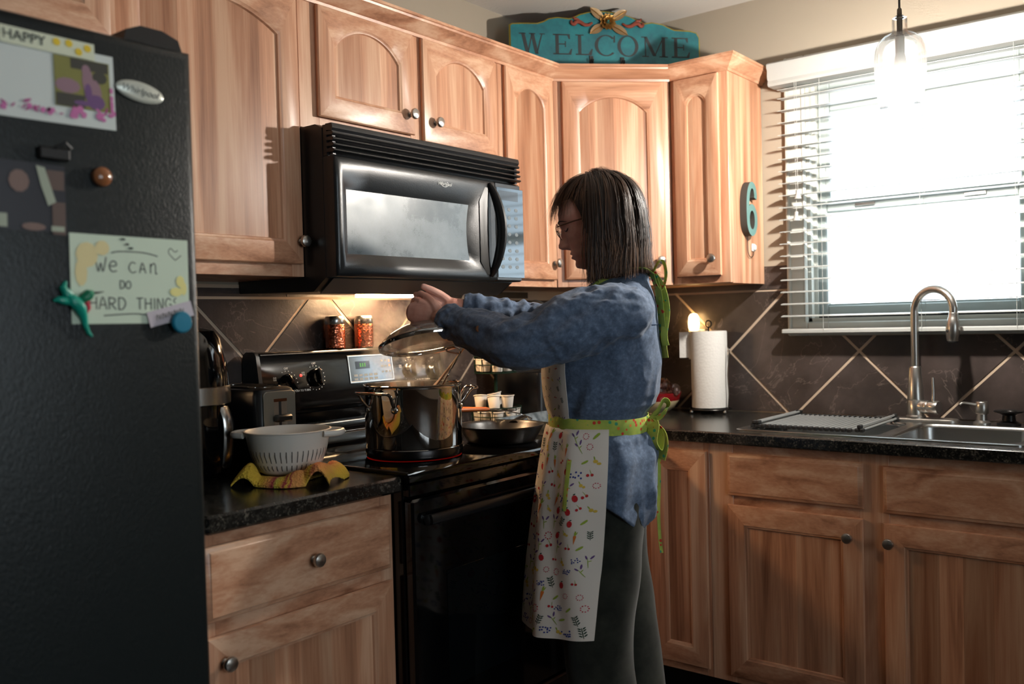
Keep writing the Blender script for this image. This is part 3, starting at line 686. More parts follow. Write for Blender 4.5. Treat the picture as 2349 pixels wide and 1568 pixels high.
for pts in ([(-.004, .006, .004), (-.016, .016, .008), (-.022, .026, .006), (-.016, .036, .002)], [(-.006, .002, .004), (-.020, .006, .007), (-.030, .008, .005), (-.036, .006, .002)]):
    obj('wing', bodyloft(pts), teal, b)

# ------------------------------------------------------------------ range
SY_, SY2 = -1.7635, -1.0015
rg = thing('stove', 'black electric range with glass cooktop and raised control panel', 'stove', (.33, -1.38, 0))
mb = MB(); mb.box(.03, .640, SY_ + .002, SY2 - .002, .04, .895, c=.003); obj('body', mb, M['blackgloss'], rg)
mb = MB(); mb.box(.09, .60, SY_ + .03, SY2 - .03, 0, .04); obj('plinth', mb, M['black'], rg)
def glasstop():
    mb = MB(); y0, y1 = SY_ + .001, SY2 - .001
    prof = [(.06, .896), (.06, .921), (.10, .921), (.655, .921), (.664, .918), (.668, .911), (.668, .899), (.660, .896)]
    mb.loft([[(x, y, z) for x, z in prof] for y in (y0, y1)]); return mb
ct = obj('cooktop', glasstop(), M['blackgloss'], rg)
mb = MB()
for y in (SY_ + .004, SY2 - .004): mb.box(.10, .658, y - .004, y + .004, .920, .9235, c=.001)
obj('cooktop_trim', mb, M['blacksatin'], rg)
ringm = mat('grey_burner_print', L(58, 60, 62), .25)
for cx, cy, rr in ((.447, -1.525, .112), (.47, -1.19, .10), (.21, -1.53, .085), (.21, -1.2, .095)):
    mb = MB(); mb.lathe([(rr, 0), (rr + .003, 0)], 48, (cx, cy, .9214), cap=False); mb.lathe([(rr * .62, 0), (rr * .62 + .002, 0)], 48, (cx, cy, .9214), cap=False); obj('burner_ring', mb, ringm, ct, smooth=False)
mb = MB(); mb.lathe([(.116, 0), (.131, 0)], 48, (.449, -1.521, .9216), cap=False); obj('burner_glow', mb, mat('hot_burner_element', L(40, 6, 4), .4, emit=L(255, 30, 10), es=.14), ct, smooth=False)
# back panel
mb = MB(); prof = [(.012, .921), (.012, 1.196), (.018, 1.208), (.03, 1.2145), (.060, 1.2145), (.070, 1.211), (.076, 1.202), (.100, 1.045), (.098, 1.036), (.086, 1.032), (.080, 1.028), (.080, 1.000), (.098, .996), (.102, .988), (.102, .968), (.112, .958), (.118, .930), (.118, .921)]
mb.loft([[(x, y, z) for x, z in prof] for y in (SY_ + .001, SY2 - .001)]); obj('back_panel', mb, M['blackgloss'], rg)
mb = MB()
for y in (SY_ + .003, SY2 - .003): mb.loft([[(x * 1.0 + .001, yy, z + .0015) for x, z in prof] for yy in (y - .006, y + .006)])
mb.tube([(.077, SY_ + .01, 1.206), (.077, SY2 - .01, 1.206)], .003, 8); obj('back_panel_trim', mb, M['blacksatin'], rg)
mb = MB(); mb.tube([(.099, SY_ + .02, .992), (.099, SY2 - .02, .992)], .0035, 8); mb.tube([(.104, SY_ + .02, .962), (.104, SY2 - .02, .962)], .003, 8); obj('chrome_strip', mb, M['steel'], rg)
ft = Vector((.024, 0, -.157)).normalized(); fn = Vector((.157, 0, .024)).normalized()
def onc(y, z, w=0.0):
    x = .076 + (1.202 - z) / .157 * .024
    return frame((x, y, z), (0, 1, 0), fn, -ft) @ Matrix.Translation((0, 0, w))
def mark(mb, Mx, r, n, a0, a1, s=.0012):
    for k in range(n):
        a = a0 + (a1 - a0) * k / (n - 1); mb.poly([Mx @ Vector((r * cos(a) + x, r * sin(a) + y, .0004)) for x, y in ((-s, -s), (s, -s), (s, s), (-s, s))])
for y, z, gr in ((-1.668, 1.122, .6), (-1.565, 1.132, 0.1), (-1.165, 1.132, 0), (-1.055, 1.125, .1)):
    Mx = onc(y, z); mb = MB(); mb.T = Mx
    mb.lathe([(.026, 0), (.027, .004), (.0235, .008), (.0215, .016), (.019, .019), (.001, .0195)], 24)
    kb = obj('control_knob', mb, M['blackgloss'], rg)
    mb = MB(); mb.T = Mx @ Matrix.Rotation(gr, 4, 'Z'); mb.box(-.0055, .0055, -.024, .024, .012, .031, c=.003); obj('knob_grip', mb, M['blackgloss'], kb)
    mb = MB(); mark(mb, Mx, .036, 15, -2.6, 2.0)
    for dx, dy in ((-.046, .018), (-.040, .018), (-.046, .012), (-.040, .012)):
        mb.T = Mx; mb.lathe([(.0017, .0004), (.0024, .0004)], 10, (dx, dy, 0), cap=False); mb.T = None
    obj('dial_marks', mb, M['print'], kb, smooth=False)
    lettering('dial_lettering', 'OFF', .0085, Mx @ Matrix.Translation((0, .043, .0004)), M['print'], kb)
lettering('panel_lettering', 'PUSH TO TURN', .0085, onc(-1.618, 1.098, .0004), M['print'], rg)
lettering('panel_lettering', 'PUSH TO TURN', .0085, onc(-1.11, 1.098, .0004), M['print'], rg)
mb = MB(); mb.T = onc(-1.617, 1.142); mb.lathe([(.0042, 0), (.004, .001), (.001, .0014)], 12); obj('indicator_light', mb, mat('red_indicator', L(150, 10, 10), .3, emit=L(255, 40, 30), es=4), rg)
# display
mb = MB(); Mx = onc(-1.338, 1.148); mb.T = Mx
mb.loft([[(x, y, 0) for x, y in rect(0, 0, .190, .088)], [(x, y, .003) for x, y in rect(0, 0, .188, .086)], [(x, y, .003) for x, y in rect(0, 0, .180, .078)], [(x, y, .0015) for x, y in rect(0, 0, .178, .076)]], cap1=False)
dp = obj('display', mb, M['steel'], rg)
mb = MB(); mb.T = Mx; mb.poly([(x, y, .0016) for x, y in rect(0, 0, .179, .077)]); obj('display_glass', mb, mat('silvered_display_film', L(96, 102, 106), .10, .8), dp, smooth=False)
mb = MB(); mb.T = Mx
for r_ in range(2):
    for c_ in range(5): mb.poly([(x, y, .0019) for x, y in rect(-.068 + c_ * .021, -.020 - r_ * .012, .015, .007)])
for r_ in range(3):
    for c_ in range(3): mb.poly([(x, y, .0019) for x, y in rect(.048 + c_ * .016, .022 - r_ * .018, .010, .006)])
obj('display_keys', mb, mat('grey_key_print', L(96, 104, 110), .4), dp, smooth=False)
mb = MB(); mb.T = Mx; mb.poly([(x, y, .0019) for x, y in rect(-.035, .012, .06, .024)]); obj('clock_window', mb, M['blackgloss'], dp, smooth=False)
mb = MB(); mb.T = Mx; mb.poly([(x, y, .0021) for x, y in rect(.080, .020, .007, .007)]); mb.poly([(x, y, .0021) for x, y in rect(.080, .006, .007, .006)]); obj('warm_keys', mb, mat('pink_key_print', L(206, 110, 100), .4), dp, smooth=False)
mb = MB(); mb.T = Mx; [mb.poly([(x, y, .0022) for x, y in rect(-.044 + .009 * k, .012, .0055, .012)]) for k in range(3)]; obj('clock_glow', mb, mat('dim_green_segments', L(20, 60, 30), .4, emit=L(120, 220, 90), es=.35), dp, smooth=False)
# oven front
mb = MB(); mb.box(.640, .664, SY_ + .003, SY2 - .003, .862, .894, c=.003); obj('front_rail', mb, M['blackgloss'], rg)
mb = MB(); mb.box(.641, .672, SY_ + .004, SY2 - .004, .245, .856, c=.006); od = obj('oven_door', mb, M['blackgloss'], rg)
mb = MB(); mb.box(.6725, .674, SY_ + .12, SY2 - .12, .36, .66, c=.001); obj('oven_window', mb, mat('smoked_oven_glass', L(10, 13, 15), .04), od)
mb = MB(); yy0, yy1 = SY_ + .05, SY2 - .05
mb.tube(smoothpath([(.672, yy0, .800), (.686, yy0 + .006, .803), (.692, yy0 + .03, .804), (.692, (yy0 + yy1) / 2, .804), (.692, yy1 - .03, .804), (.686, yy1 - .006, .803), (.672, yy1, .800)], 5), .009, 10, flat=1.5); obj('door_handle', mb, M['blacksatin'], od)
mb = MB(); mb.box(.641, .668, SY_ + .004, SY2 - .004, .06, .236, c=.006); obj('storage_drawer', mb, M['blackgloss'], rg)

# ------------------------------------------------------------------ microwave
Y0, Y1 = -1.7655, -.985
mw = thing('microwave', 'black over-the-range microwave with steamed-up door glass', 'microwave', (.2, -1.37, 1.372))
mb = MB(); prof = [(.012, 1.383), (.335, 1.376), (.386, 1.411), (.386, 1.800), (.36, 1.812), (.012, 1.812)]
mb.loft([[(x, y, z) for x, z in prof] for y in (Y0, Y1)]); obj('housing', mb, M['black'], mw)
mb = MB(); mb.loft([[(.337, y, 1.3735), (.392, y, 1.410), (.394, y, 1.4095), (.339, y, 1.3715)] for y in (Y0 + .02, Y1 - .02)]); obj('lower_grille_panel', mb, mat('grey_hood_panel', L(64, 60, 58), .45), mw)
mb = MB(); mb.box(.09, .17, -1.40, -1.16, 1.3715, 1.3795); obj('hood_lamp_lens', mb, mat('warm_hood_lamp', L(255, 220, 180), .5, emit=(1, .62, .32, 1), es=HOOD_W / (pi * .08 * .24)), mw)
# top grille: louvres
gb_ = MB(); gb_.box(.386, .402, Y0 + .002, Y1 - .002, 1.726, 1.806); obj('grille_back', gb_, M['black'], mw)
for k in range(5):
    z = 1.737 + k * .0148; h = .0055 if k < 4 else .011
    mb = MB(); pf = [(.400, z - h * .5), (.428 - k * .0012, z - h * .8), (.434 - k * .0016, z - h * .2), (.433 - k * .0016, z + h * .4), (.424, z + h), (.400, z + h)]
    mb.loft([[(x, y, zz) for x, zz in pf] for y in (Y0, Y0 + .01, Y1 - .01, Y1)]); obj('louvre', mb, M['blacksatin'], mw)
for y in (Y0 + .008, Y1 - .012):
    mb = MB(); mb.box(.400, .418, y, y + .010, 1.728, 1.802); obj('grille_end', mb, M['blacksatin'], mw)
# door
DY0, DY1, DZ0, DZ1 = Y0 + .001, -1.120, 1.412, 1.724
def mwmat():
    m = mat('speckled_black_door', L(26, 29, 31), .30); n = noised(m, 420, 2, .5); bump(m, n.outputs[0], .25, .001); return m
M['mwdoor'] = mwmat()
def rloop(y0, y1, z0, z1, x, bulge=0.0, n=6):
    P = [(x, y0 + (y1 - y0) * k / n, z0) for k in range(n)]
    P += [(x, y1 + bulge * (1 - (2 * k / n - 1) ** 2), z0 + (z1 - z0) * k / n) for k in range(n)]
    P += [(x, y1 + (y0 - y1) * k / n, z1) for k in range(n)] + [(x, y0, z1 + (z0 - z1) * k / n) for k in range(n)]
    return P
wy0, wy1, wz0, wz1 = -1.716, -1.232, 1.474, 1.640
mb = MB()
mb.loft([rloop(DY0, DY1, DZ0, DZ1, .386), rloop(DY0, DY1, DZ0, DZ1, .424), rloop(DY0 + .003, DY1 - .001, DZ0 + .003, DZ1 - .003, .431), rloop(DY0 + .010, DY1 - .002, DZ0 + .012, DZ1 - .012, .434),
         rloop(DY0 + .022, DY1 - .055, DZ0 + .024, DZ1 - .024, .4345), rloop(DY0 + .030, DY1 - .078, DZ0 + .036, DZ1 - .050, .431), rloop(wy0 - .008, wy1 + .008, wz0 - .008, wz1 + .008, .4215, -.01), rloop(wy0, wy1, wz0, wz1, .418, -.012)], cap1=False)
md = obj('door', mb, M['mwdoor'], mw, ang=50)
def fogglass():
    m = mat('steam_fogged_glass', L(120, 128, 132), .12, 0, .5)
    n = noised(m, 9, 5, .6); v = noised(m, 500, 2)
    a = nd(m, 'ShaderNodeMath', operation='MULTIPLY_ADD'); ln(m, v.outputs[0], a.inputs[0]); a.inputs[1].default_value = .25; ln(m, n.outputs[0], a.inputs[2])
    r = ramp(m, [(.40, L(92, 101, 106)), (.85, L(120, 130, 135))]); ln(m, a.outputs[0], r.inputs[0]); ln(m, r.outputs[0], bs(m).inputs['Base Color'])
    r2 = ramp(m, [(.5, (.24,) * 3 + (1,)), (.8, (.40,) * 3 + (1,))]); ln(m, a.outputs[0], r2.inputs[0]); ln(m, r2.outputs[0], bs(m).inputs['Roughness']); return m
mb = MB(); mb.poly(rloop(wy0 - .002, wy1 + .002, wz0 - .002, wz1 + .002, .4185, -.012)); obj('door_glass', mb, fogglass(), md, smooth=False)
mb = MB(); hp = []
for k in range(17):
    t = k / 16; a = (t - .5) * 2; hp.append((.436 + .036 * (1 - a * a), -1.150 + .016 * (1 - a * a) * .8, 1.425 + .288 * t))
mb.tube(hp, [.004 + .0075 * (1 - (2 * k / 16 - 1) ** 2) ** .5 for k in range(17)], 10, flat=1.5); obj('handle', mb, M['blacksatin'], md)
mb = MB(); mb.loft([[(.4345, -1.196, 1.470), (.4345, -1.168, 1.430), (.4345, -1.168, 1.700), (.4345, -1.196, 1.655)], [(.437, -1.180, 1.475), (.4385, -1.160, 1.432), (.4385, -1.160, 1.698), (.437, -1.180, 1.65)]]); obj('handle_recess', mb, M['black'], md)
lettering('door_emblem', 'Whirlpool', .014, frame((.4355, -1.352, 1.690), (0, 1, 0), (1, 0, 0)), M['print'], md, shear=.3, depth=.0004)
mb = MB(); st = [(.035 * cos(t), .008 * sin(t)) for t in (k / 10 * 4.6 + 2.6 for k in range(11))]; stroke(mb, [(x * .45, y) for x, y in st], .0012, frame((.4356, -1.352, 1.690), (0, 1, 0), (1, 0, 0))); obj('emblem_swirl', mb, M['print'], md, smooth=False)
mb = MB(); mb.box(.386, .430, -1.117, Y1, 1.412, 1.724, c=.005); cpn = obj('control_panel', mb, M['blacksatin'], mw)
mb = MB(); mb.box(.4295, .4315, -1.110, Y1 + .010, 1.424, 1.708, c=.001); pgm = obj('panel_glass', mb, mat('silvered_keypad_film', L(78, 84, 88), .07, .8), cpn)
for r_ in range(8):
    for c_ in range(3):
        mb = MB(); mb.T = frame((.4316, -1.085 + c_ * .036, 1.458 + r_ * .026), (0, 1, 0), (1, 0, 0)); mb.loft([[(x, y, 0) for x, y in ell(.009, .006, 12)], [(x, y, .0006) for x, y in ell(.0085, .0055, 12)]]); obj('button', mb, mat('grey_button', L(100, 108, 112), .35) if 'grey_button' not in bpy.data.materials else bpy.data.materials['grey_button'], cpn)
mb = MB(); mb.poly([(.4318, y, z) for y, z in ((-1.100, 1.668), (-1.002, 1.668), (-1.002, 1.698), (-1.100, 1.698))]); obj('clock_window', mb, M['blackgloss'], cpn, smooth=False)
# ------------------------------------------------------------------ pendant lamp
def shade_glass():
    if 'seeded_clear_glass' in bpy.data.materials: return bpy.data.materials['seeded_clear_glass']
    m = bpy.data.materials.new('seeded_clear_glass'); m.use_nodes = True; nt = m.node_tree; nt.nodes.remove(nt.nodes['Principled BSDF'])
    tr = nd(m, 'ShaderNodeBsdfTransparent'); g = nd(m, 'ShaderNodeBsdfGlossy'); g.inputs['Roughness'].default_value = .05
    tl_ = nd(m, 'ShaderNodeBsdfTranslucent'); tl_.inputs[0].default_value = (.9, .92, .92, 1)
    lw = nd(m, 'ShaderNodeLayerWeight'); lw.inputs[0].default_value = .33
    k = nd(m, 'ShaderNodeMath', operation='MULTIPLY_ADD'); ln(m, lw.outputs['Fresnel'], k.inputs[0]); k.inputs[1].default_value = .6; k.inputs[2].default_value = .03
    m1 = nd(m, 'ShaderNodeMixShader'); ln(m, k.outputs[0], m1.inputs[0]); ln(m, tr.outputs[0], m1.inputs[1]); ln(m, g.outputs[0], m1.inputs[2])
    m2 = nd(m, 'ShaderNodeMixShader'); m2.inputs[0].default_value = .004; ln(m, m1.outputs[0], m2.inputs[1]); ln(m, tl_.outputs[0], m2.inputs[2])
    ln(m, m2.outputs[0], nt.nodes['Material Output'].inputs[0]); return m
px_, py_ = 1.513, -.642
pd = thing('pendant_lamp', 'clear glass pendant lamp with a lit bulb hanging before the window', 'lamp', (px_, py_, 1.857))
TPd = Matrix.Translation((px_, py_, 1.857)) @ Matrix.Scale(.89, 4) @ Matrix.Translation((0, 0, -1.907))
def PMB():
    q = MB(); q.T = TPd; return q
mb = MB(); mb.tube([(px_, py_, H - .02), (px_, py_, 2.123)], .003, 8); obj('cord', mb, M['black'], pd)
mb = MB(); mb.lathe([(.055, H - .001), (.055, H - .010), (.04, H - .022), (.006, H - .026)], 24, (px_, py_, 0)); obj('canopy', mb, M['nickel'], pd)
mb = PMB(); mb.lathe([(.004, 2.212), (.007, 2.208), (.0075, 2.190), (.013, 2.187), (.013, 2.180), (.0085, 2.178), (.0085, 2.130), (.012, 2.128), (.012, 2.120)], 16); obj('socket', mb, mat('dark_bronze', L(70, 62, 54), .35, .8), pd)
gl = [(.010, 2.181), (.0215, 2.181), (.0225, 2.176), (.0225, 2.142), (.026, 2.136), (.045, 2.128), (.062, 2.112), (.073, 2.088), (.077, 2.055), (.0765, 2.02), (.073, 1.975), (.067, 1.930), (.063, 1.908)]
mb = PMB(); mb.lathe(gl, 40, cap=False); obj('glass_shade', mb, shade_glass(), pd, ang=60)
mb = PMB(); mb.lathe([(.063 + .0012 * cos(t_), 1.908 + .0012 * sin(t_)) for t_ in (2 * pi * k / 8 for k in range(9))], 40, cap=False); obj('shade_lip', mb, shade_glass(), pd)
mb = PMB(); mb.lathe([(.011, 2.125), (.0135, 2.12), (.0140, 2.075), (.0135, 2.070)], 20); obj('bulb_base', mb, M['white'], pd)
BA = 2 * pi * .0195 ** 2 * 1.35
mb = PMB(); mb.lathe([(.0135, 2.070), (.0165, 2.055), (.0205, 2.028), (.0215, 2.008)], 24, cap=False); obj('bulb_collar', mb, M['white'], pd)
mb = PMB(); mb.lathe([(.0217, 2.008), (.0217, 1.995), (.0200, 1.970), (.0140, 1.950), (.006, 1.943), (.001, 1.942)], 24); obj('bulb', mb, mat('lit_frosted_bulb', L(255, 250, 240), .5, emit=(1, .93, .84, 1), es=PENDANT_W / (pi * BA)), pd)

# ------------------------------------------------------------------ welcome sign
SA = Vector((.10, -.607, 0)); SU = Vector((.6595, .7517, 0)); SN = Vector((.7517, -.6595, 0))
FSg = frame(SA, SU, SN)
sg = thing('welcome_sign', 'teal wooden WELCOME sign with gold flower standing on the cabinet tops', 'sign', (.36, -.31, 2.181))
topo = [(0, 2.398), (.012, 2.405), (.041, 2.407), (.11, 2.409), (.135, 2.417), (.153, 2.428), (.189, 2.434), (.235, 2.430), (.255, 2.437), (.276, 2.448), (.315, 2.458), (.37, 2.462), (.432, 2.456), (.47, 2.447), (.505, 2.433), (.534, 2.421), (.563, 2.426), (.605, 2.420), (.630, 2.409), (.653, 2.400), (.717, 2.398), (.744, 2.392), (.756, 2.372), (.757, 2.356)]
outl = [(0, 2.181), (.757, 2.181)] + topo[::-1]
def signmat():
    m = mat('weathered_teal_paint', L(0, 118, 124), .5); n = noised(m, 12, 6, .65); r = ramp(m, [(.3, L(0, 78, 88)), (.6, L(2, 104, 110)), (.85, L(24, 126, 122))]); ln(m, n.outputs[0], r.inputs[0]); ln(m, r.outputs[0], bs(m).inputs['Base Color']); return m
M['goldedge'] = mat('worn_gold_edge', L(150, 134, 40), .6)
mb = MB(); mb.T = FSg
ins = inset(outl, .006)
mb.loft([[(x, y, 0) for x, y in outl], [(x, y, .012) for x, y in outl], [(x, y, .018) for x, y in ins]], fm=lambda a, i: 1 if a == 1 else 0)
obj('board', mb, [signmat(), M['goldedge']], sg)
M['letter'] = mat('faded_black_lettering', L(34, 40, 42), .7)
Wl = .0185
def letter(polys):
    mb = MB()
    for P in polys: mb.prism(P, FSg @ Matrix.Translation((0, 0, Wl - .0006)), .0012)
    return obj('letter', mb, M['letter'], sg, smooth=False)
def bar(x0, y0, x1, y1, w0, w1=None):
    w1 = w1 or w0; return [(x0 - w0 / 2, y0), (x0 + w0 / 2, y0), (x1 + w1 / 2, y1), (x1 - w1 / 2, y1)]
def serif(x, y, w, t=.0035): return [(x - w / 2, y), (x + w / 2, y), (x + w / 2, y + t), (x - w / 2, y + t)]
zb, zt = 2.291, 2.368; th, tn = .0125, .0045
def letE(x): return [bar(x + .016, zb, x + .016, zt, th), [(x, zb), (x + .070, zb), (x + .074, zb + .022), (x + .070, zb + .022), (x + .060, zb + tn), (x, zb + tn)], [(x, zt - tn), (x + .056, zt - tn), (x + .062, zt - .018), (x + .066, zt - .018), (x + .066, zt), (x, zt)], [(x + .016, (zb + zt) / 2 - .001), (x + .046, (zb + zt) / 2 - .001), (x + .046, (zb + zt) / 2 + .003), (x + .016, (zb + zt) / 2 + .003)], [(x + .046, (zb + zt) / 2 - .010), (x + .050, (zb + zt) / 2 - .010), (x + .050, (zb + zt) / 2 + .012), (x + .046, (zb + zt) / 2 + .012)]]
def ring(cx, cy, rx, ry, wx, wy, a0, a1, n=30):
    out = [(cx + rx * cos(a0 + (a1 - a0) * k / n), cy + ry * sin(a0 + (a1 - a0) * k / n)) for k in range(n + 1)]
    inn = [(cx + (rx - wx) * cos(a0 + (a1 - a0) * k / n), cy + (ry - wy) * sin(a0 + (a1 - a0) * k / n)) for k in range(n + 1)]
    return [[out[k], out[k + 1], inn[k + 1], inn[k]] for k in range(n)]
letter([bar(.070, zb, .052, zt, .013), bar(.070, zb, .088, zt, .0045), bar(.105, zb, .088, zt, .013), bar(.105, zb, .126, zt, .0045), serif(.050, zt - .0035, .026), serif(.088, zt - .0035, .024), serif(.127, zt - .0035, .02)])
letter(letE(.168))
letter([bar(.272, zb, .272, zt, th), serif(.272, zt - .0035, .032), [(.256, zb), (.318, zb), (.323, zb + .024), (.318, zb + .024), (.306, zb + tn), (.256, zb + tn)]])
letter(ring(.376, (zb + zt) / 2, .045, .0405, .013, .004, .75, 2 * pi - .75) + [[(.405, zt - .026), (.412, zt - .026), (.412, zt), (.407, zt)]])
letter(ring(.463, (zb + zt) / 2, .042, .0405, .013, .004, 0, 2 * pi, 40))
letter([bar(.533, zb, .533, zt, .0045), bar(.570, zb + .004, .533, zt, .013), bar(.570, zb + .004, .606, zt, .0045), bar(.606, zb, .606, zt, .013), serif(.533, zb, .026), serif(.606, zb, .034), serif(.528, zt - .0035, .022), serif(.611, zt - .0035, .026)])
letter(letE(.640))
# flower ornament
gold = mat('antique_gold', L(158, 116, 60), .38, .85); rust = mat('rust_red_metal', L(132, 66, 52), .45, .6); bron = mat('pale_bronze_leaf', L(150, 124, 92), .42, .8)
Fo = FSg @ Matrix.Translation((.382, 2.417, .019))
def petal(mb, Mx, l, w, lift):
    P = []
    for k in range(7):
        t = k / 6; P.append((t * l, w * sin(pi * min(1, .1 + t * .9)) ** .7, lift * sin(t * pi * .6)))
    up = [(x, y, z + .002) for x, y, z in P]; dn = [(x, -y, z + .002) for x, y, z in P]; md_ = [(x, 0, z) for x, y, z in P]
    T = mb.T; mb.T = Mx
    mb.loft([up, md_, dn], closed=False, cap0=False, cap1=False); mb.T = T
for rr, l, lift, n in ((.010, .027, .006, 12), (.004, .020, .014, 9), (0, .011, .018, 7)):
    for k in range(n):
        mb = MB(); petal(mb, Fo @ Matrix.Rotation(2 * pi * k / n + rr * 30, 4, 'Z') @ Matrix.Translation((rr * .6, 0, .002 + lift * .4)), l, l * .34, lift); obj('petal', mb, gold, sg)
mb = MB(); mb.T = Fo @ Matrix.Translation((0, 0, .012)); mb.lathe([(.007, 0), (.008, .004), (.005, .008), (.001, .009)], 14); obj('flower_centre', mb, mat('teal_bead', L(30, 96, 88), .25), sg)
for a, l in ((2.52, .064), (3.72, .064), (.52, .066), (-.56, .070)):
    mb = MB(); petal(mb, Fo @ Matrix.Rotation(a, 4, 'Z') @ Matrix.Translation((.022, 0, .001)), l, .016, .008)
    lf = obj('leaf', mb, bron, sg)
    vb = MB(); vb.T = Fo @ Matrix.Rotation(a, 4, 'Z') @ Matrix.Translation((.022, 0, .003)); vb.tube([(0, 0, .001), (l * .5, 0, .008), (l, 0, .008)], .0015, 6); obj('leaf_rib', vb, gold, lf)
for s_ in (-1, 1):
    mb = MB(); mb.T = Fo
    pts = [(s_ * .06, -.004, .004), (s_ * .075, -.014, .008), (s_ * .092, -.014, .008), (s_ * .108, -.004, .006), (s_ * .122, -.003, .006), (s_ * .132, -.012, .006), (s_ * .142, -.008, .005), (s_ * .140, .002, .004)]
    mb.tube(smoothpath(pts, 5), [.004 + .004 * sin(pi * k / 35) for k in range(36)], 8, flat=.6)
    mb.tube(smoothpath([(s_ * .100, -.008, .005), (s_ * .118, .008, .006), (s_ * .130, .008, .006), (s_ * .134, .016, .004)], 5), .0035, 8, flat=.6)
    obj('scroll', mb, rust, sg)
for u, z in ((.316, 2.276), (.439, 2.274)):
    mb = MB(); mb.T = FSg @ Matrix.Translation((u, z, .019)); mb.box(-.008, .008, -.02, .012, 0, .003, c=.001); mb.tube(smoothpath([(0, .0, .002), (0, -.012, .010), (0, -.018, .022), (0, -.006, .028)], 4), .003, 8); obj('hook', mb, M['black'], sg)

# ------------------------------------------------------------------ sink group
sk = thing('sink', 'stainless steel double bowl sink set in the black countertop', 'sink', (1.38, -.32, .914))
sx0, sx1, sy0, sy1, syd = .963, 1.800, -.578, -.052, -.168; zr = .9185
def rr_loop(x0, x1, y0, y1, r, z, n=5):
    P = []
    for k, (cx, cy) in enumerate(((x1 - r, y1 - r), (x0 + r, y1 - r), (x0 + r, y0 + r), (x1 - r, y0 + r))):
        for q in range(n + 1):
            a = (k + q / n) * pi / 2; P.append((cx + r * cos(a), cy + r * sin(a), z))
    return P
def sq_loop(x0, x1, y0, y1, z, n=5):
    P = []
    for cx, cy in ((x1, y1), (x0, y1), (x0, y0), (x1, y0)):
        P += [(cx, cy, z)] * (n + 1)
    return P
mb = MB()
mb.loft([rr_loop(sx0, sx1, sy0, sy1, .03, .9142), rr_loop(sx0, sx1, sy0, sy1, .03, .917), rr_loop(sx0 + .006, sx1 - .006, sy0 + .006, sy1 - .006, .028, .9195), rr_loop(sx0 + .012, sx1 - .012, sy0 + .012, sy1 - .012, .026, zr), sq_loop(sx0 + .014, sx1 - .014, sy0 + .014, sy1 - .014, zr)], cap0=False, cap1=False)
ix0, ix1, iy0, iy1 = sx0 + .014, sx1 - .014, sy0 + .014, sy1 - .014
mb.poly([(ix0, syd, zr), (ix1, syd, zr), (ix1, iy1, zr), (ix0, iy1, zr)])
obj('deck', mb, M['steel'], sk)
for a, b, bx0, bx1 in ((ix0, 1.418, ix0 + .006, 1.402), (1.418, ix1, 1.434, ix1 - .006)):
    mb = MB(); by0, by1 = iy0 + .004, syd - .006
    mb.loft([sq_loop(a, b, iy0, syd, zr), rr_loop(bx0, bx1, by0, by1, .055, zr), rr_loop(bx0 + .004, bx1 - .004, by0 + .004, by1 - .004, .053, zr - .004), rr_loop(bx0 + .006, bx1 - .006, by0 + .006, by1 - .006, .052, zr - .012), rr_loop(bx0 + .014, bx1 - .014, by0 + .014, by1 - .014, .05, .77), rr_loop(bx0 + .03, bx1 - .03, by0 + .03, by1 - .03, .045, .735)], cap0=False)
    bw = obj('bowl', mb, M['steel'], sk)
    d_ = MB(); d_.lathe([(.045, 0), (.045, .003), (.036, .0015), (.001, .001)], 20, ((bx0 + bx1) / 2, (by0 + by1) / 2, .7352)); obj('drain', d_, M['chrome'], bw)
fc = thing('faucet', 'brushed nickel gooseneck faucet with pull-down spray head', 'faucet', (1.398, -.095, .9185))
fx, fy = 1.398, -.095
mb = MB(); pts = rr_loop(fx - .135, fx + .135, fy - .032, fy + .032, .031, 0, 8)
mb.loft([[(x, y, .9186) for x, y, z in pts], [(x, y, .924) for x, y, z in pts], [(fx + (x - fx) * .97, fy + (y - fy) * .9, .9275) for x, y, z in pts]]); obj('base_plate', mb, M['nickel'], fc)
mb = MB(); mb.lathe([(.031, .927), (.031, .934), (.0265, .938), (.0262, .985), (.0255, .986), (.0255, .988), (.0262, .989), (.0195, 1.095), (.0165, 1.100)], 28, (fx, fy, 0)); obj('body', mb, M['nickel'], fc)
dv = Vector((.93, -.36, 0)).normalized(); Rg = .071; zc_ = 1.285
pts = [Vector((fx, fy, 1.09)), Vector((fx, fy, 1.16)), Vector((fx, fy, 1.23))]
for k in range(15):
    a = pi - (pi + .16) * k / 14; pts.append(Vector((fx, fy, zc_)) + dv * (Rg + Rg * cos(a)) + Vector((0, 0, Rg * sin(a))))
mb = MB(); mb.tube(pts, .0128, 16); obj('spout', mb, M['nickel'], fc)
e_ = pts[-1]; td = (pts[-1] - pts[-2]).normalized()
mb = MB(); mb.lathe([(.0128, -.004), (.0145, 0), (.0145, .010), (.0165, .013), (.0205, .040), (.0215, .058), (.0185, .082), (.0165, .088), (.013, .089)], 24, e_, td); sh = obj('spray_head', mb, M['nickel'], fc)
mb = MB(); mb.lathe([(.0148, 0), (.0150, .003), (.012, .0045)], 20, e_ + td * .0885, td); obj('nozzle', mb, M['rubber'], sh)
mb = MB(); mb.lathe([(.005, 0), (.005, .003), (.003, .0045)], 10, e_ + td * .055 + Vector((-.55, -.75, 0)) * .0205, (-.55, -.75, 0)); obj('spray_button', mb, M['rubber'], sh)
mb = MB(); hx = Vector((.95, -.30, 0)).normalized(); ho = Vector((fx, fy, .966)); mb.lathe([(.0215, .018), (.0225, .030), (.0215, .033), (.0215, .036), (.0225, .038), (.0225, .046), (.0215, .048), (.0225, .050), (.0225, .078), (.020, .082), (.001, .0825)], 24, ho, hx)
hd = obj('handle', mb, M['nickel'], fc)
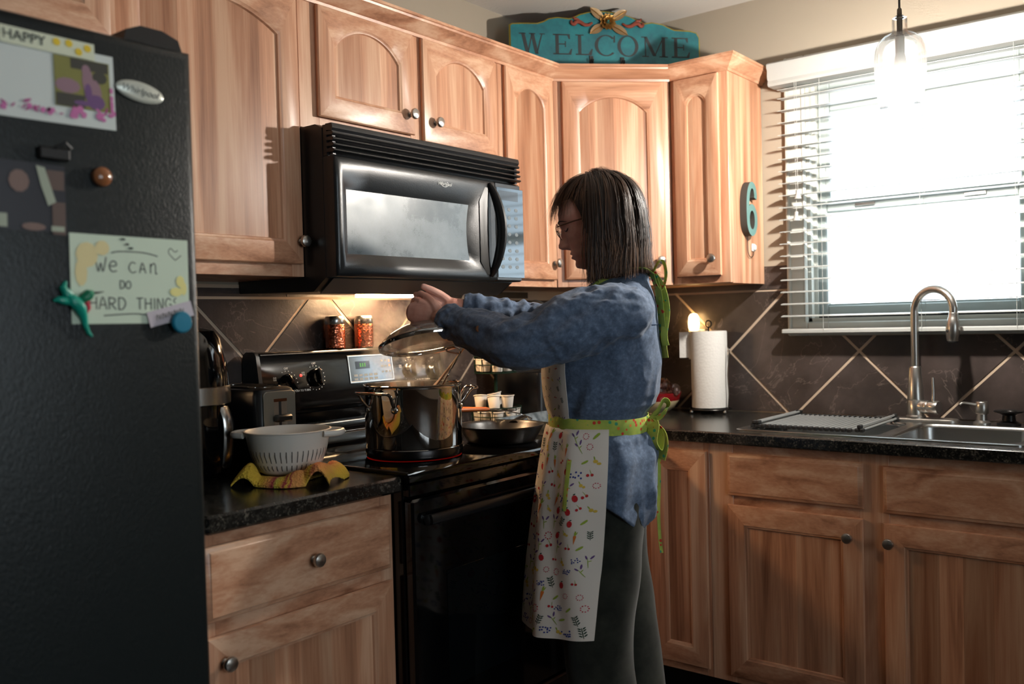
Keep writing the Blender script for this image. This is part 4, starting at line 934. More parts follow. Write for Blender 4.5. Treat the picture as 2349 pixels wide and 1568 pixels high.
hp_ = ho + hx * .062; mb = MB(); mb.tube([hp_ + Vector((0, 0, .018)), hp_ + Vector((0, .004, .05)), hp_ + Vector((-.002, .008, .098))], [.0062, .0052, .0046], 12); obj('lever', mb, M['nickel'], hd)
s = thing('soap_dispenser', 'nickel pump soap dispenser standing behind the sink bowl', 'soap dispenser', (1.602, -.11, .9185))
mb = MB(); mb.lathe([(.026, .9187), (.026, .923), (.017, .930), (.0155, .948), (.0155, .950)], 22, (1.602, -.11, 0)); obj('collar', mb, M['nickel'], s)
mb = MB(); mb.lathe([(.0135, .949), (.0185, .951), (.0195, .954), (.0195, .986), (.017, .990), (.001, .991)], 22, (1.602, -.11, 0)); obj('pump_head', mb, M['nickel'], s)
mb = MB(); mb.tube(smoothpath([(1.590, -.118, .980), (1.568, -.130, .985), (1.552, -.142, .987), (1.545, -.147, .981)], 4), .0035, 10); obj('nozzle', mb, M['nickel'], s)
s = thing('sink_stopper', 'dark flanged sink strainer upside down beside the soap dispenser', 'stopper', (1.68, -.115, .9185))
mb = MB(); mb.lathe([(.001, .9187), (.034, .9187), (.034, .924), (.020, .932), (.018, .950), (.026, .955), (.042, .960), (.043, .963), (.040, .965), (.024, .962), (.016, .952), (.001, .950)], 28, (1.68, -.115, 0)); obj('flange', mb, mat('dark_metal', L(34, 33, 33), .3, .7), s)
# roll-up drying rack over one bowl: steel rods with rubber ends
rk = thing('drying_rack', 'roll-up steel rod drying rack over the smaller sink bowl', 'drying rack', (1.16, -.31, .92))
rod = MB(); rod.tube([(0, -.500, 0), (0, -.148, 0)], .0042, 8)
capA, capB = MB(), MB(); capA.box(-.0062, .0062, -.516, -.494, -.0055, .0055, c=.002); capB.box(-.0062, .0062, -.154, -.132, -.0055, .0055, c=.002)
spots = [(1.036 + .0172 * k, .9250) for k in range(17)] + [(1.000, .9250), (1.0135, .9250), (1.0235, .9250), (1.006, .9365), (1.0185, .9365), (1.336, .927), (1.349, .927), (1.343, .938)]
proto_ = None
for x, z in spots:
    if proto_ is None: proto_ = [obj('rod', rod, mat('pale_steel_rod', L(176, 180, 180), .34, .55), rk), obj('rubber_end', capA, M['rubber'], rk), obj('rubber_end', capB, M['rubber'], rk)]; cur = proto_
    else:
        cur = [o.copy() for o in proto_]
        for o in cur: col.objects.link(o)
    for o in cur: o.location = (x, 0, z)

# ------------------------------------------------------------------ paper towels, night light, bowl
tx, ty = .655, -.115
t = thing('paper_towel_holder', 'dark wire paper towel stand with ball feet by the wall', 'stand', (tx, ty, .914))
wire = mat('dark_steel_wire', L(60, 58, 56), .3, .9)
mb = MB(); mb.tube([(tx + .078 * cos(a), ty + .078 * sin(a), .931) for a in (2 * pi * k / 40 for k in range(41))], .0035, 8); mb.tube([(tx - .078, ty, .931), (tx + .078, ty, .931)], .003, 8); mb.tube([(tx, ty - .078, .931), (tx, ty + .078, .931)], .003, 8); obj('base_ring', mb, wire, t)
for a in (-.35, -2.2, 1.2, 2.6):
    mb = MB(); q = Vector((tx + .078 * cos(a), ty + .078 * sin(a), .9225)); mb.lathe([(.008 * sin(pi * k / 8), -.0083 * cos(pi * k / 8)) for k in range(9)], 12, q); obj('ball_foot', mb, M['chrome'], t)
mb = MB(); mb.tube([(tx, ty, .931), (tx, ty, 1.245)], .0035, 8); mb.tube([(tx + .012 * cos(a), ty, 1.256 + .013 * sin(a)) for a in (2 * pi * k / 16 for k in range(17))], .0028, 8); obj('spindle', mb, wire, t)
mb = MB(); mb.tube(smoothpath([(tx + .078, ty - .01, .931), (tx + .083, ty - .01, .99), (tx + .080, ty - .01, 1.07), (tx + .088, ty - .01, 1.15), (tx + .082, ty - .01, 1.165)], 5), .0025, 8); obj('tear_arm', mb, M['chrome'], t)
def towelmat():
    m = mat('white_quilted_paper', L(206, 204, 200), .9); v = nd(m, 'ShaderNodeTexVoronoi'); v.inputs['Scale'].default_value = 110; tc = nd(m, 'ShaderNodeTexCoord'); ln(m, tc.outputs['Object'], v.inputs['Vector']); bump(m, v.outputs[0], .35, .002); return m
tm = towelmat()
roll = thing('paper_towel_roll', 'white paper towel roll on the dark wire stand', 'paper towel', (tx, ty, .935))
mb = MB(); mb.lathe([(.019, .936), (.062, .935), (.0685, .938), (.0685, 1.226), (.066, 1.229), (.019, 1.228), (.019, .936)], 44, (tx, ty, 0), cap=False); obj('roll', mb, tm, roll, ang=50)
mb = MB(); ang = radians(205); q = Vector((tx + .0692 * cos(ang), ty + .0692 * sin(ang), 0)); tg = Vector((sin(ang), -cos(ang), 0))
pl_ = []
for k in range(5): pl_.append((q.x - .012 * k * .8, q.y - .004 * k))
mb.loft([[(x, y, z) for x, y in pl_] + [(x, y - .0008, z) for x, y in reversed(pl_)] for z in (1.128, 1.227)]); obj('loose_sheet', mb, tm, roll)
n_ = thing('night_light', 'small glowing amber night light plugged in behind the paper towels', 'night light', (.553, -.010, 1.2))
mb = MB(); mb.rbox(.553, -.024, .040, .028, 1.185, 1.232, .008); obj('base', mb, M['white'], n_)
mb = MB(); mb.lathe([(.016, 1.232), (.021, 1.240), (.0225, 1.262), (.020, 1.285), (.013, 1.296), (.001, 1.299)], 20, (.553, -.036, 0)); obj('shade', mb, mat('lit_amber_shade', L(255, 230, 190), .4, emit=(1, .62, .24, 1), es=NIGHT_W / (pi * 2 * pi * .02 * .06)), n_)
mb = MB(); mb.box(.516, .590, -.0145, -.0102, 1.115, 1.235, c=.002); ol = tag(obj('wall_outlet', mb, M['white']), 'white wall outlet plate mostly hidden behind the paper towels', 'outlet')
b_ = thing('serving_bowl', 'cream bowl with a red rim behind the cook', 'bowl', (.468, -.21, .914))
mb = MB(); bp = [(.040, .9145), (.046, .9145), (.047, .919), (.075, .938), (.094, .966), (.100, .988), (.102, .996), (.0995, .9965), (.096, .985), (.088, .964), (.066, .938), (.001, .926)]
mb.lathe(bp, 40, (.468, -.21, 0), fm=lambda a, i: 1 if 4 <= a <= 8 else 0); obj('bowl', mb, [mat('cream_glaze', L(196, 178, 140), .25), mat('red_glaze', L(120, 20, 24), .2)], b_)
# crumpled clear plastic bag of bread rolls in the bowl
mb = MB(); loops = []
for i in range(13):
    t_ = i / 12; z = .955 + .095 * t_; r = .078 * (1 - t_ ** 2.2 * .75)
    loops.append([Vector((.468 + .03 * t_ ** 2 + (r * (1 + .35 * noise.noise(Vector((cos(a) * 2, sin(a) * 2, t_ * 5 + 3))))) * cos(a), -.21 + (r * (1 + .35 * noise.noise(Vector((cos(a) * 2 + 9, sin(a) * 2, t_ * 5))))) * sin(a), z + .012 * noise.noise(Vector((cos(a) * 4, sin(a) * 4, t_ * 3))))) for a in (2 * pi * k / 36 for k in range(36))])
mb.loft(loops); tie = [Vector((.50, -.215, 1.02)), Vector((.530, -.22, 1.022)), Vector((.555, -.222, 1.010)), Vector((.575, -.225, 1.012))]
mb.tube(smoothpath(tie, 5), [.012 + .006 * sin(k * 2.1) + .0005 * k for k in range(16)], 10)
tag(obj('plastic_bag', mb, thin_glass('crinkled_clear_plastic', (.72, .55, .52, 1), .10, .12), ang=12), 'crumpled clear plastic bag sitting in the red-rimmed bowl', 'bag')

# ------------------------------------------------------------------ number six on the cabinet side
s6 = thing('number_six', 'weathered teal wooden number 6 on the cabinet side panel', 'ornament', (XE, -.17, 1.57))
F6 = frame((XE + .001, -.168, 1.672), (0, 1, 0), (1, 0, 0))
def thick(pts, ws):
    pts = [Vector((x, y)) for x, y in pts]; a, b = [], []
    for i, q in enumerate(pts):
        tt = (pts[min(i + 1, len(pts) - 1)] - pts[max(i - 1, 0)]).normalized(); nn = Vector((-tt.y, tt.x)) * ws[i] / 2; a.append(tuple(q + nn)); b.append(tuple(q - nn))
    return a + b[::-1]
c6 = [(.034 * cos(t_), -.040 + .046 * sin(t_)) for t_ in (2 * pi * k / 36 for k in range(37))]
top6 = [(-.034, -.046), (-.036, -.01), (-.034, .03), (-.026, .062), (-.010, .083), (.010, .086), (.026, .074), (.032, .052), (.030, .040)]
top6 = [(v.x, v.y) for v in smoothpath([(x, y, 0) for x, y in top6], 4)]
teal6 = mat('weathered_teal_face', L(92, 128, 124), .6); dark6 = mat('dark_weathered_edge', L(52, 50, 46), .7)
mb = MB(); mb.T = F6; W6 = .024
A_, B_ = [], []
for k in range(36):
    a = 2 * pi * k / 36; A_.append(((.034 + W6 / 2) * cos(a), -.040 + (.046 + W6 / 2) * sin(a))); B_.append(((.034 - W6 / 2) * cos(a), -.040 + (.046 - W6 / 2) * sin(a)))
ids = [[mb._v((x, y, z)) for x, y in P] for P, z in ((A_, 0), (A_, .026), (B_, .026), (B_, 0))]
for q in range(3):
    for k in range(36): mb.face((ids[q][k], ids[q][(k + 1) % 36], ids[q + 1][(k + 1) % 36], ids[q + 1][k]), 1 if q == 1 else 0)
P6 = thick(top6, [W6] * len(top6)); n6 = len(P6)
ia = [mb._v((x, y, 0)) for x, y in P6]; ib = [mb._v((x, y, .0262)) for x, y in P6]
for k in range(n6): mb.face((ia[k], ia[(k + 1) % n6], ib[(k + 1) % n6], ib[k]), 0)
h6 = n6 // 2
for k in range(h6 - 1): mb.face((ib[k], ib[k + 1], ib[n6 - 2 - k], ib[n6 - 1 - k]), 1)
obj('numeral', mb, [dark6, teal6], s6, ang=30)
wp = [F6 @ Vector((x, y, .006)) for x, y in ((.000, -.094), (.000, -.13), (.004, -.158), (.022, -.172), (.046, -.168), (.056, -.150))]
hk = thing('wire_hook', 'thin black wire with a clear adhesive clip below the wooden six', 'hook', (XE, -.13, 1.5))
mb = MB(); mb.tube(smoothpath(wp, 5), .0014, 8); obj('wire', mb, M['black'], hk)
mb = MB(); mb.T = F6; mb.box(.044, .072, -.150, -.122, 0, .006, c=.002); mb.box(.050, .066, -.146, -.126, .006, .013, c=.003); obj('clip', mb, mat('clear_acrylic', L(225, 228, 226), .15), hk)
# ------------------------------------------------------------------ left counter: toaster, air fryer, colander, dishcloth
t = thing('toaster', 'black toaster with a stainless end panel and slide lever', 'toaster', (.14, -1.836, .914))
mb = MB(); mb.rbox(.138, -1.836, .258, .130, .928, 1.128, .028, e=.02); obj('body', mb, M['blacksatin'], t)
mb = MB(); mb.rbox(.138, -1.836, .235, .112, .9145, .928, .02); obj('base', mb, M['black'], t)
mb = MB(); mb.tube([Vector((.138 + a, -1.836 + b, 1.1285)) for a, b in [(x * 1.0, y * 1.0) for x, y, z in rr_loop(-.105, .105, -.046, .046, .04, 0, 6)] + [(.105, .01)]], .0022, 6); obj('top_trim', mb, M['chrome'], t)
for y in (-1.858, -1.816):
    mb = MB(); mb.box(.055, .215, y - .011, y + .011, 1.1275, 1.1292); obj('slot', mb, M['black'], t)
FT = frame((.2665, -1.836, 1.02), (0, 1, 0), (1, 0, 0))
mb = MB(); mb.T = FT; pp = [(x, y) for x, y, z in rr_loop(-.051, .051, -.090, .098, .012, 0, 4)]
mb.loft([[(x, y, 0) for x, y in pp], [(x, y, .003) for x, y in pp], [(x * .98, y * .985, .0042) for x, y in pp]]); ep = obj('end_panel', mb, mat('satin_steel', L(150, 150, 142), .36, .85), t)
mb = MB(); mb.T = FT; mb.box(-.020, .022, -.088, .076, .0043, .0050); obj('lever_track', mb, mat('track_plate', L(178, 170, 160), .3, .9), ep)
mb = MB(); mb.T = FT; mb.box(-.0045, .0035, -.086, .070, .0050, .0056); obj('lever_slot', mb, M['rubber'], ep)
mb = MB(); mb.T = FT; mb.box(-.024, .026, .018, .036, .006, .026, c=.004); obj('lever', mb, M['black'], ep)
mb = MB(); mb.T = FT; mb.box(-.020, .022, .070, .078, .0043, .0062, c=.001); obj('track_cap', mb, mat('copper_tint', L(120, 74, 50), .3, .9), ep)
# air fryer, mostly behind the fridge
a = thing('air_fryer', 'tall glossy black air fryer with a steel band beside the toaster', 'air fryer', (.155, -2.045, .914))
ax_, ay_ = .155, -2.045
mb = MB(); mb.lathe([(.001, 1.288), (.060, 1.287), (.082, 1.280), (.094, 1.262), (.104, 1.22), (.112, 1.165), (.113, 1.142)], 40, (ax_, ay_, 0)); obj('top_housing', mb, M['blackgloss'], a)
mb = MB(); mb.lathe([(.1135, 1.142), (.1155, 1.140), (.1155, 1.098), (.1135, 1.096)], 40, (ax_, ay_, 0)); obj('steel_band', mb, M['steel'], a)
mb = MB(); mb.lathe([(.113, 1.096), (.113, .96), (.108, .93), (.095, .9145), (.001, .9145)], 40, (ax_, ay_, 0)); obj('basket', mb, M['blackgloss'], a)
mb = MB(); hd_ = Vector((.88, .47, 0)).normalized(); mb.tube(smoothpath([Vector((ax_, ay_, 1.088)) + hd_ * .108, Vector((ax_, ay_, 1.05)) + hd_ * .120, Vector((ax_, ay_, .98)) + hd_ * .118, Vector((ax_, ay_, .935)) + hd_ * .108], 5), [.020, .020, .021, .022, .022, .023, .023, .023, .023, .023, .023, .022, .021, .020, .017, .010], 12, flat=.45, up=hd_); obj('handle', mb, M['steel'], a)
# dishcloth
cl_ = MB(); nu, nv = 46, 34
ori = Vector((.440, -1.932, .9145)); eu = Vector((.784, .62, 0)).normalized(); ev = Vector((-.62, .784, 0)).normalized()
def cpos(u, v):
    """u along the counter, v 0 at the front edge; rolled lumps at the front and both ends, flat under the bowl"""
    x = (u - .5) * .245 + .012 * sin(v * 7 + u * 4); y = (v - .5) * .235 + .014 * sin(u * 8 + 1) * (1 - v) - .02 * (u - .5)
    z = .0018 + .0012 * noise.noise(Vector((u * 7, v * 7, 1)))
    if v < .40: z += (.012 + .014 * max(0, sin(u * 10.5 + .9))) * sin(pi * v / .40) ** .8
    if u > .72: z += (.034 * (1 - .4 * v)) * sin(pi * (u - .72) / .28) ** .9
    if u < .20: z += .020 * sin(pi * u / .20) * (1 - .5 * v)
    z += .0010 * sin(u * 150) * sin(v * 95)
    return ori + eu * x + ev * y + Vector((0, 0, max(z, 0)))
g_ = [[cpos(i / nu, j / nv) for j in range(nv + 1)] for i in range(nu + 1)]
top = [[cl_._v(g_[i][j] + Vector((0, 0, .005))) for j in range(nv + 1)] for i in range(nu + 1)]; bot = [[cl_._v(g_[i][j]) for j in range(nv + 1)] for i in range(nu + 1)]
for i in range(nu):
    for j in range(nv):
        cl_.face((top[i][j], top[i + 1][j], top[i + 1][j + 1], top[i][j + 1])); cl_.face((bot[i][j], bot[i][j + 1], bot[i + 1][j + 1], bot[i + 1][j]))
for i in range(nu):
    for j in (0, nv): cl_.face((top[i][j], top[i + 1][j], bot[i + 1][j], bot[i][j]))
for j in range(nv):
    for i in (0, nu): cl_.face((top[i][j], top[i][j + 1], bot[i][j + 1], bot[i][j]))
def knitmat():
    m = mat('knit_yellow_cotton', L(206, 170, 60), .95); tc = nd(m, 'ShaderNodeTexCoord'); sp = nd(m, 'ShaderNodeSeparateXYZ'); ln(m, tc.outputs['Object'], sp.inputs[0])
    # stripes run across the cloth: coordinate along eu
    a1 = nd(m, 'ShaderNodeMath', operation='MULTIPLY'); ln(m, sp.outputs[0], a1.inputs[0]); a1.inputs[1].default_value = eu.x
    a2 = nd(m, 'ShaderNodeMath', operation='MULTIPLY_ADD'); ln(m, sp.outputs[1], a2.inputs[0]); a2.inputs[1].default_value = eu.y; ln(m, a1.outputs[0], a2.inputs[2])
    n = noised(m, 30, 3); a3 = nd(m, 'ShaderNodeMath', operation='MULTIPLY_ADD'); ln(m, n.outputs[0], a3.inputs[0]); a3.inputs[1].default_value = .022; ln(m, a2.outputs[0], a3.inputs[2])
    c0 = ori.dot(eu) + .011; ml = nd(m, 'ShaderNodeMapRange'); ml.inputs[1].default_value = c0 - .12; ml.inputs[2].default_value = c0 + .12; ln(m, a3.outputs[0], ml.inputs[0])
    Yl, Or, Pk, Gr = L(212, 178, 60), L(214, 150, 84), L(160, 40, 66), L(188, 184, 70)
    r = ramp(m, [(0, Yl), (.28, Yl), (.38, Or), (.43, Pk), (.455, Gr), (.50, Yl), (.54, Pk), (.56, Yl), (.585, Pk), (.60, Or), (.68, Or), (.75, Yl), (.80, L(206, 120, 80)), (.88, Or), (1, Yl)]); ln(m, ml.outputs[0], r.inputs[0]); ln(m, r.outputs[0], bs(m).inputs['Base Color'])
    w = nd(m, 'ShaderNodeTexVoronoi'); w.inputs['Scale'].default_value = 190; ln(m, tc.outputs['Object'], w.inputs['Vector']); bump(m, w.outputs[0], .8, .004); return m
tag(obj('dishcloth', cl_, knitmat(), ang=60), 'rumpled yellow striped knit dishcloth under the white colander', 'dishcloth')
# colander
cx_, cy_ = .404, -1.916; cz = .9265
k_ = thing('colander', 'white plastic colander with two handles on the yellow dishcloth', 'colander', (cx_, cy_, cz))
mb = MB(); prf = [(.030, 0), (.060, .001), (.072, .008), (.084, .028), (.094, .058), (.100, .088), (.1035, .103), (.106, .1045), (.106, .1065), (.102, .107), (.0975, .102), (.094, .086), (.088, .056), (.078, .028), (.066, .011), (.030, .005)]
mb.lathe([(r, z + cz) for r, z in prf], 64, (cx_, cy_, 0)); bo = obj('bowl', mb, mat('white_plastic', L(214, 210, 202), .38), k_)
sm = mat('slot_shadow_grey', L(96, 92, 88), .8)
def rz(z): return lerpt([(0, .06), (.008, .072), (.028, .084), (.058, .094), (.088, .100)], z)[0]
for k in range(44):
    a = 2 * pi * k / 44; mb = MB(); L0, L1 = [], []
    for q in range(6):
        z = .012 + .050 * q / 5; r = rz(z) + .0006
        for S_, da in ((L0, -.0012), (L1, .0012)): S_.append((cx_ + r * cos(a) - da * sin(a), cy_ + r * sin(a) + da * cos(a), cz + z))
    mb.loft([L0, L1], closed=False, cap0=False, cap1=False); obj('slot', mb, sm, bo, smooth=False)
hdir = Vector((.784, .62, 0)).normalized(); hper = Vector((-hdir.y, hdir.x, 0))
for s_ in (-1, 1):
    mb = MB(); o_ = Vector((cx_, cy_, cz + .098)); P = []
    for k in range(15):
        q = -1 + 2 * k / 14; P.append(o_ + hdir * s_ * (.098 + .036 * (1 - abs(q) ** 3.2)) + hper * (.044 * q))
    mb.tube(P, .0062, 10, flat=1.25); obj('handle', mb, bpy.data.materials['white_plastic'], k_)
# copper salt and pepper grinders on the back panel
def hammered():
    m = mat('hammered_copper', L(206, 122, 92), .24, 1); v = nd(m, 'ShaderNodeTexVoronoi'); v.inputs['Scale'].default_value = 135; tc = nd(m, 'ShaderNodeTexCoord'); ln(m, tc.outputs['Object'], v.inputs['Vector']); bump(m, v.outputs[0], .35, .004); return m
hc = hammered()
for y, lab in ((-1.447, 'hammered copper shaker standing nearer the fridge on the stove back'), (-1.328, 'hammered copper shaker standing nearer the cook on the stove back')):
    s = thing('copper_shaker', lab, 'shaker', (.045, y, 1.2145), 'copper shakers on the stove back')
    mb = MB(); mb.lathe([(.001, 1.2147), (.028, 1.2147), (.0305, 1.217), (.0305, 1.288), (.030, 1.2895)], 32, (.045, y, 0)); obj('body', mb, hc, s)
    mb = MB(); mb.lathe([(.0305, 1.2896), (.031, 1.291), (.031, 1.308), (.028, 1.315), (.012, 1.318), (.001, 1.318)], 32, (.045, y, 0)); obj('lid', mb, M['steel'], s)

# ------------------------------------------------------------------ pot and lid
PX, PY = .449, -1.521
vv = Vector((CAM.x - PX, CAM.y - PY, 0)).normalized(); lf_ = Vector((-_r.x, -_r.y, 0)).normalized()
def pdir(deg): return (vv * cos(radians(deg)) + lf_ * sin(radians(deg))).normalized()
p = thing('stock_pot', 'shiny stainless stock pot with looped handles on the front burner', 'pot', (PX, PY, .9216))
mb = MB(); mb.lathe([(.118, .9235), (.128, .926), (.133, .932), (.1335, .946), (.131, .950), (.1335, .954), (.1335, 1.110), (.1345, 1.116), (.1375, 1.119), (.1375, 1.1205), (.134, 1.1215), (.131, 1.118), (.1305, .97), (.120, .952), (.001, .950)], 72, (PX, PY, 0)); obj('body', mb, M['chrome'], p, ang=40)
mb = MB(); mb.lathe([(.120, .9218), (.129, .9225), (.1345, .929), (.1350, .944), (.1335, .949)], 64, (PX, PY, 0)); obj('encapsulated_base', mb, mat('dark_pot_base', L(40, 38, 38), .25, .9), p)
mb = MB(); mb.lathe([(.1304, 1.045), (.001, 1.046)], 48, (PX, PY, 0)); obj('broth', mb, mat('amber_broth', L(120, 72, 36), .12), p)
for deg in (40, -100):
    d0, d1, dm = pdir(deg + 19), pdir(deg - 19), pdir(deg); o_ = Vector((PX, PY, 0))
    P = [o_ + d0 * .134 + Vector((0, 0, 1.062)), o_ + d0 * .146 + Vector((0, 0, 1.075)), o_ + d0 * .158 + dm * .006 + Vector((0, 0, 1.100)), o_ + d0 * .110 + dm * .070 + Vector((0, 0, 1.104)), o_ + d1 * .110 + dm * .070 + Vector((0, 0, 1.104)), o_ + d1 * .158 + dm * .006 + Vector((0, 0, 1.100)), o_ + d1 * .146 + Vector((0, 0, 1.075)), o_ + d1 * .134 + Vector((0, 0, 1.062))]
    mb = MB(); mb.tube(smoothpath(P, 6), .0048, 10, flat=.8); hd = obj('handle', mb, M['chrome'], p)
    for q in (d0, d1):
        mb = MB(); mb.lathe([(.010, 0), (.010, .003), (.006, .006), (.001, .007)], 14, o_ + q * .1335 + Vector((0, 0, 1.058)), q); obj('rivet', mb, M['chrome'], hd)
# lid held tilted above the pot
LC = Vector((.497, -1.509, 1.232)); LN = (Vector((0, 0, 1)) - vv * .24 + lf_ * .13).normalized()
ld = thing('pot_lid', 'domed glass pot lid with steel rim lifted by the cook', 'lid', LC)
lidg = thin_glass('steamed_lid_glass', (.62, .60, .58, 1), .10, .03, haze=((.62, .52, .46, 1), .28, 260))
mb = MB(); mb.lathe([(.130, .002), (.126, .012), (.112, .026), (.088, .040), (.058, .050), (.024, .055), (.001, .056)], 56, LC, LN, cap=False); obj('glass_dome', mb, lidg, ld, ang=60)
mb = MB(); mb.lathe([(.128, -.004), (.133, -.0045), (.1345, 0), (.1345, .005), (.131, .008), (.127, .006), (.1265, 0), (.128, -.004)], 64, LC, LN, cap=False); obj('rim', mb, M['chrome'], ld)
mb = MB(); mb.lathe([(.001, .0555), (.026, .0555), (.028, .060), (.020, .064), (.010, .068), (.009, .080), (.017, .086), (.0195, .094), (.016, .103), (.001, .105)], 28, LC, LN); obj('knob', mb, M['blackgloss'], ld)
mb = MB(); mb.lathe([(.001, .043), (.012, .043), (.014, .050), (.012, .0555)], 20, LC, LN); obj('knob_washer', mb, M['steel'], ld)
mb = MB(); q = LC + (vv * .05 - lf_ * .06) + LN * .048; mb.lathe([(.005, -.002), (.006, .004), (.004, .006), (.002, .006)], 12, q, LN); obj('steam_vent', mb, M['steel'], ld)
# wooden spatula and tongs standing in the pot
def rpt(dx, dz, dd=0.0): return Vector((PX, PY, 1.12)) - lf_ * dx + Vector((0, 0, dz)) + vv * dd
w = thing('wooden_spatula', 'flat wooden spatula leaning in the pot', 'spatula', rpt(.06, -.12))
mb = MB(); mb.tube([rpt(-.02, -.10, -.01), rpt(.03, -.045, -.02), rpt(.075, .004, -.03), rpt(.125, .065, -.045), rpt(.175, .125, -.055)], [.026, .024, .014, .010, .008], 10, flat=.28); obj('blade_and_handle', mb, mat('boiled_wood', L(160, 104, 62), .6), w)
w = thing('tongs', 'thin wire tongs with looped end standing in the pot', 'tongs', rpt(.09, -.1))
for o_ in (0, .010):
    mb = MB(); mb.tube(smoothpath([rpt(.055, -.06, o_), rpt(.085, .0, o_), rpt(.115, .050, o_), rpt(.135, .085, o_ * .5), rpt(.120, .098, 0), rpt(.098, .094, -.004), rpt(.100, .086, -.006), rpt(.130, .080, 0)], 6), .0024, 8); obj('wire_arm', mb, M['chrome'], w)
mb = MB(); mb.lathe([(.012, 0), (.016, .003), (.012, .006)], 16, rpt(.110, .002, .01), (0, 0, 1)); obj('spring_cap', mb, M['chrome'], w)

# ------------------------------------------------------------------ skillet and utensil
kx, ky = .490, -1.188
s = thing('skillet', 'black cast iron skillet with pour spouts on the second front burner', 'skillet', (kx, ky, .9216))
def spout(a, z0):
    return 0
iron = mat('seasoned_cast_iron', L(20, 18, 17), .32); bump(iron, noised(iron, 300, 2).outputs[0], .2, .001)
mb = MB(); n = 72; loops = []
sp_d = [vv.angle(Vector((1, 0, 0))) * (1 if vv.y > 0 else -1)]
back_a = math.atan2(-vv.y, -vv.x); front_a = math.atan2(vv.y, vv.x)
for r, z, e in [(.085, .9218, 0), (.098, .9222, 0), (.104, .927, 0), (.116, .948, 0), (.128, .968, .5), (.131, .973, 1), (.1305, .9745, 1), (.127, .973, 1), (.124, .967, .5), (.111, .945, 0), (.099, .931, 0), (.001, .929, 0)]:
    lp = []
    for k in range(n):
        a = 2 * pi * k / n; b = 0
        for a0 in (back_a,):
            d = (a - a0 + pi) % (2 * pi) - pi; b += math.exp(-(d / .11) ** 2)
        lp.append((kx + (r + .010 * b * e) * cos(a), ky + (r + .010 * b * e) * sin(a), z - .010 * b * e))
    loops.append(lp)
mb.loft(loops); obj('pan', mb, iron, s, ang=50)
ha = Vector((.93, .36, 0)).normalized()
ua = Vector((-.30, .95, 0)).normalized()
mb = MB(); o_ = Vector((kx, ky, .965)); hdv = Vector((-.35, .94, 0)).normalized(); mb.tube([o_ + hdv * .122, o_ + hdv * .15 + Vector((0, 0, .004)), o_ + hdv * .20 + Vector((0, 0, .006)), o_ + hdv * .235 + Vector((0, 0, .006))], [.014, .012, .014, .012], 12, flat=.5); obj('handle', mb, iron, s)
w = thing('ladle', 'steel spoon with a brown wooden handle resting behind the skillet', 'spoon', (.30, -1.10, .98))
Pm = [(.29, -1.17, 1.008), (.305, -1.095, 1.003), (.315, -1.035, .999)]
mb = MB(); mb.tube(smoothpath([Vector(Pm[0]) + Vector((-.01, -.05, .004)), Pm[0], Pm[1], Pm[2]], 4), [.007, .0085, .010, .0105, .011, .011, .011, .0105, .010, .0098, .0092, .0085, .006], 12, flat=.8); obj('handle', mb, wood('stained_handle', L(120, 56, 24), L(168, 88, 44), L(190, 110, 60), True), w)
mb = MB(); mb.tube(smoothpath([Pm[2], (.340, -.975, .988), (.372, -.925, .972), (.385, -.905, .955)], 4), [.0045] * 9 + [.006, .010, .014, .016], 10, flat=.5); obj('shank', mb, M['chrome'], w)

# ------------------------------------------------------------------ coffee pods on a wire carousel, tray, coffee maker
gx, gy = .205, -.862
r_ = thing('pod_carousel', 'two-tier green wire carousel of white coffee pods', 'rack', (gx, gy, .914))
gw = mat('green_black_wire', L(16, 44, 32), .4, .5)
mb = MB(); mb.lathe([(.001, .9142), (.055, .9142), (.055, .919), (.006, .922), (.006, 1.215), (.001, 1.216)], 20, (gx, gy, 0)); obj('post', mb, gw, r_)
for zb_, zt_, rr in ((.928, .988, .088), (1.108, 1.166, .074)):
    for z in (zb_, (zb_ + zt_) / 2, zt_):
        mb = MB(); mb.tube([(gx + rr * cos(a), gy + rr * sin(a), z) for a in (2 * pi * k / 32 for k in range(33))], .0017, 6); obj('hoop', mb, gw, r_)
    for k in range(12):
        a = 2 * pi * k / 12; mb = MB(); mb.tube([(gx + rr * cos(a), gy + rr * sin(a), zt_), (gx + rr * cos(a), gy + rr * sin(a), zb_), (gx, gy, zb_)], .0015, 6); obj('upright_wire', mb, gw, r_)
pod = MB(); pod.lathe([(.001, -.044), (.0165, -.044), (.018, -.042), (.0228, -.004), (.0255, -.003), (.0255, 0), (.023, .0003)], 24); podtop = MB(); podtop.lathe([(.0232, .0004), (.001, .0006)], 24)
M['pod'] = mat('white_pod_plastic', L(226, 220, 212), .35); M['foil'] = mat('printed_pod_foil', L(50, 46, 44), .35, .4)
pods = []
def addpod(loc, tilt, az, label):
    r = thing('coffee_pod', label, 'coffee pod', loc, 'coffee pods on the carousel')
    a = obj('cup', pod, M['pod']) if not pods else pods[0][0].copy(); b = obj('foil_lid', podtop, M['foil']) if not pods else pods[0][1].copy()
    if pods: col.objects.link(a); col.objects.link(b)
    for o in (a, b): o.parent = r; o.matrix_parent_inverse = Matrix.Identity(4)
    r.rotation_euler = (tilt * sin(az), tilt * cos(az), 0) if tilt else (0, 0, 0)
    pods.append((a, b))
im = lf_ * -1  # towards image right
def at(dx, dd, z): v = Vector((gx, gy, z)) + im * dx + vv * dd; return (v.x, v.y, v.z)
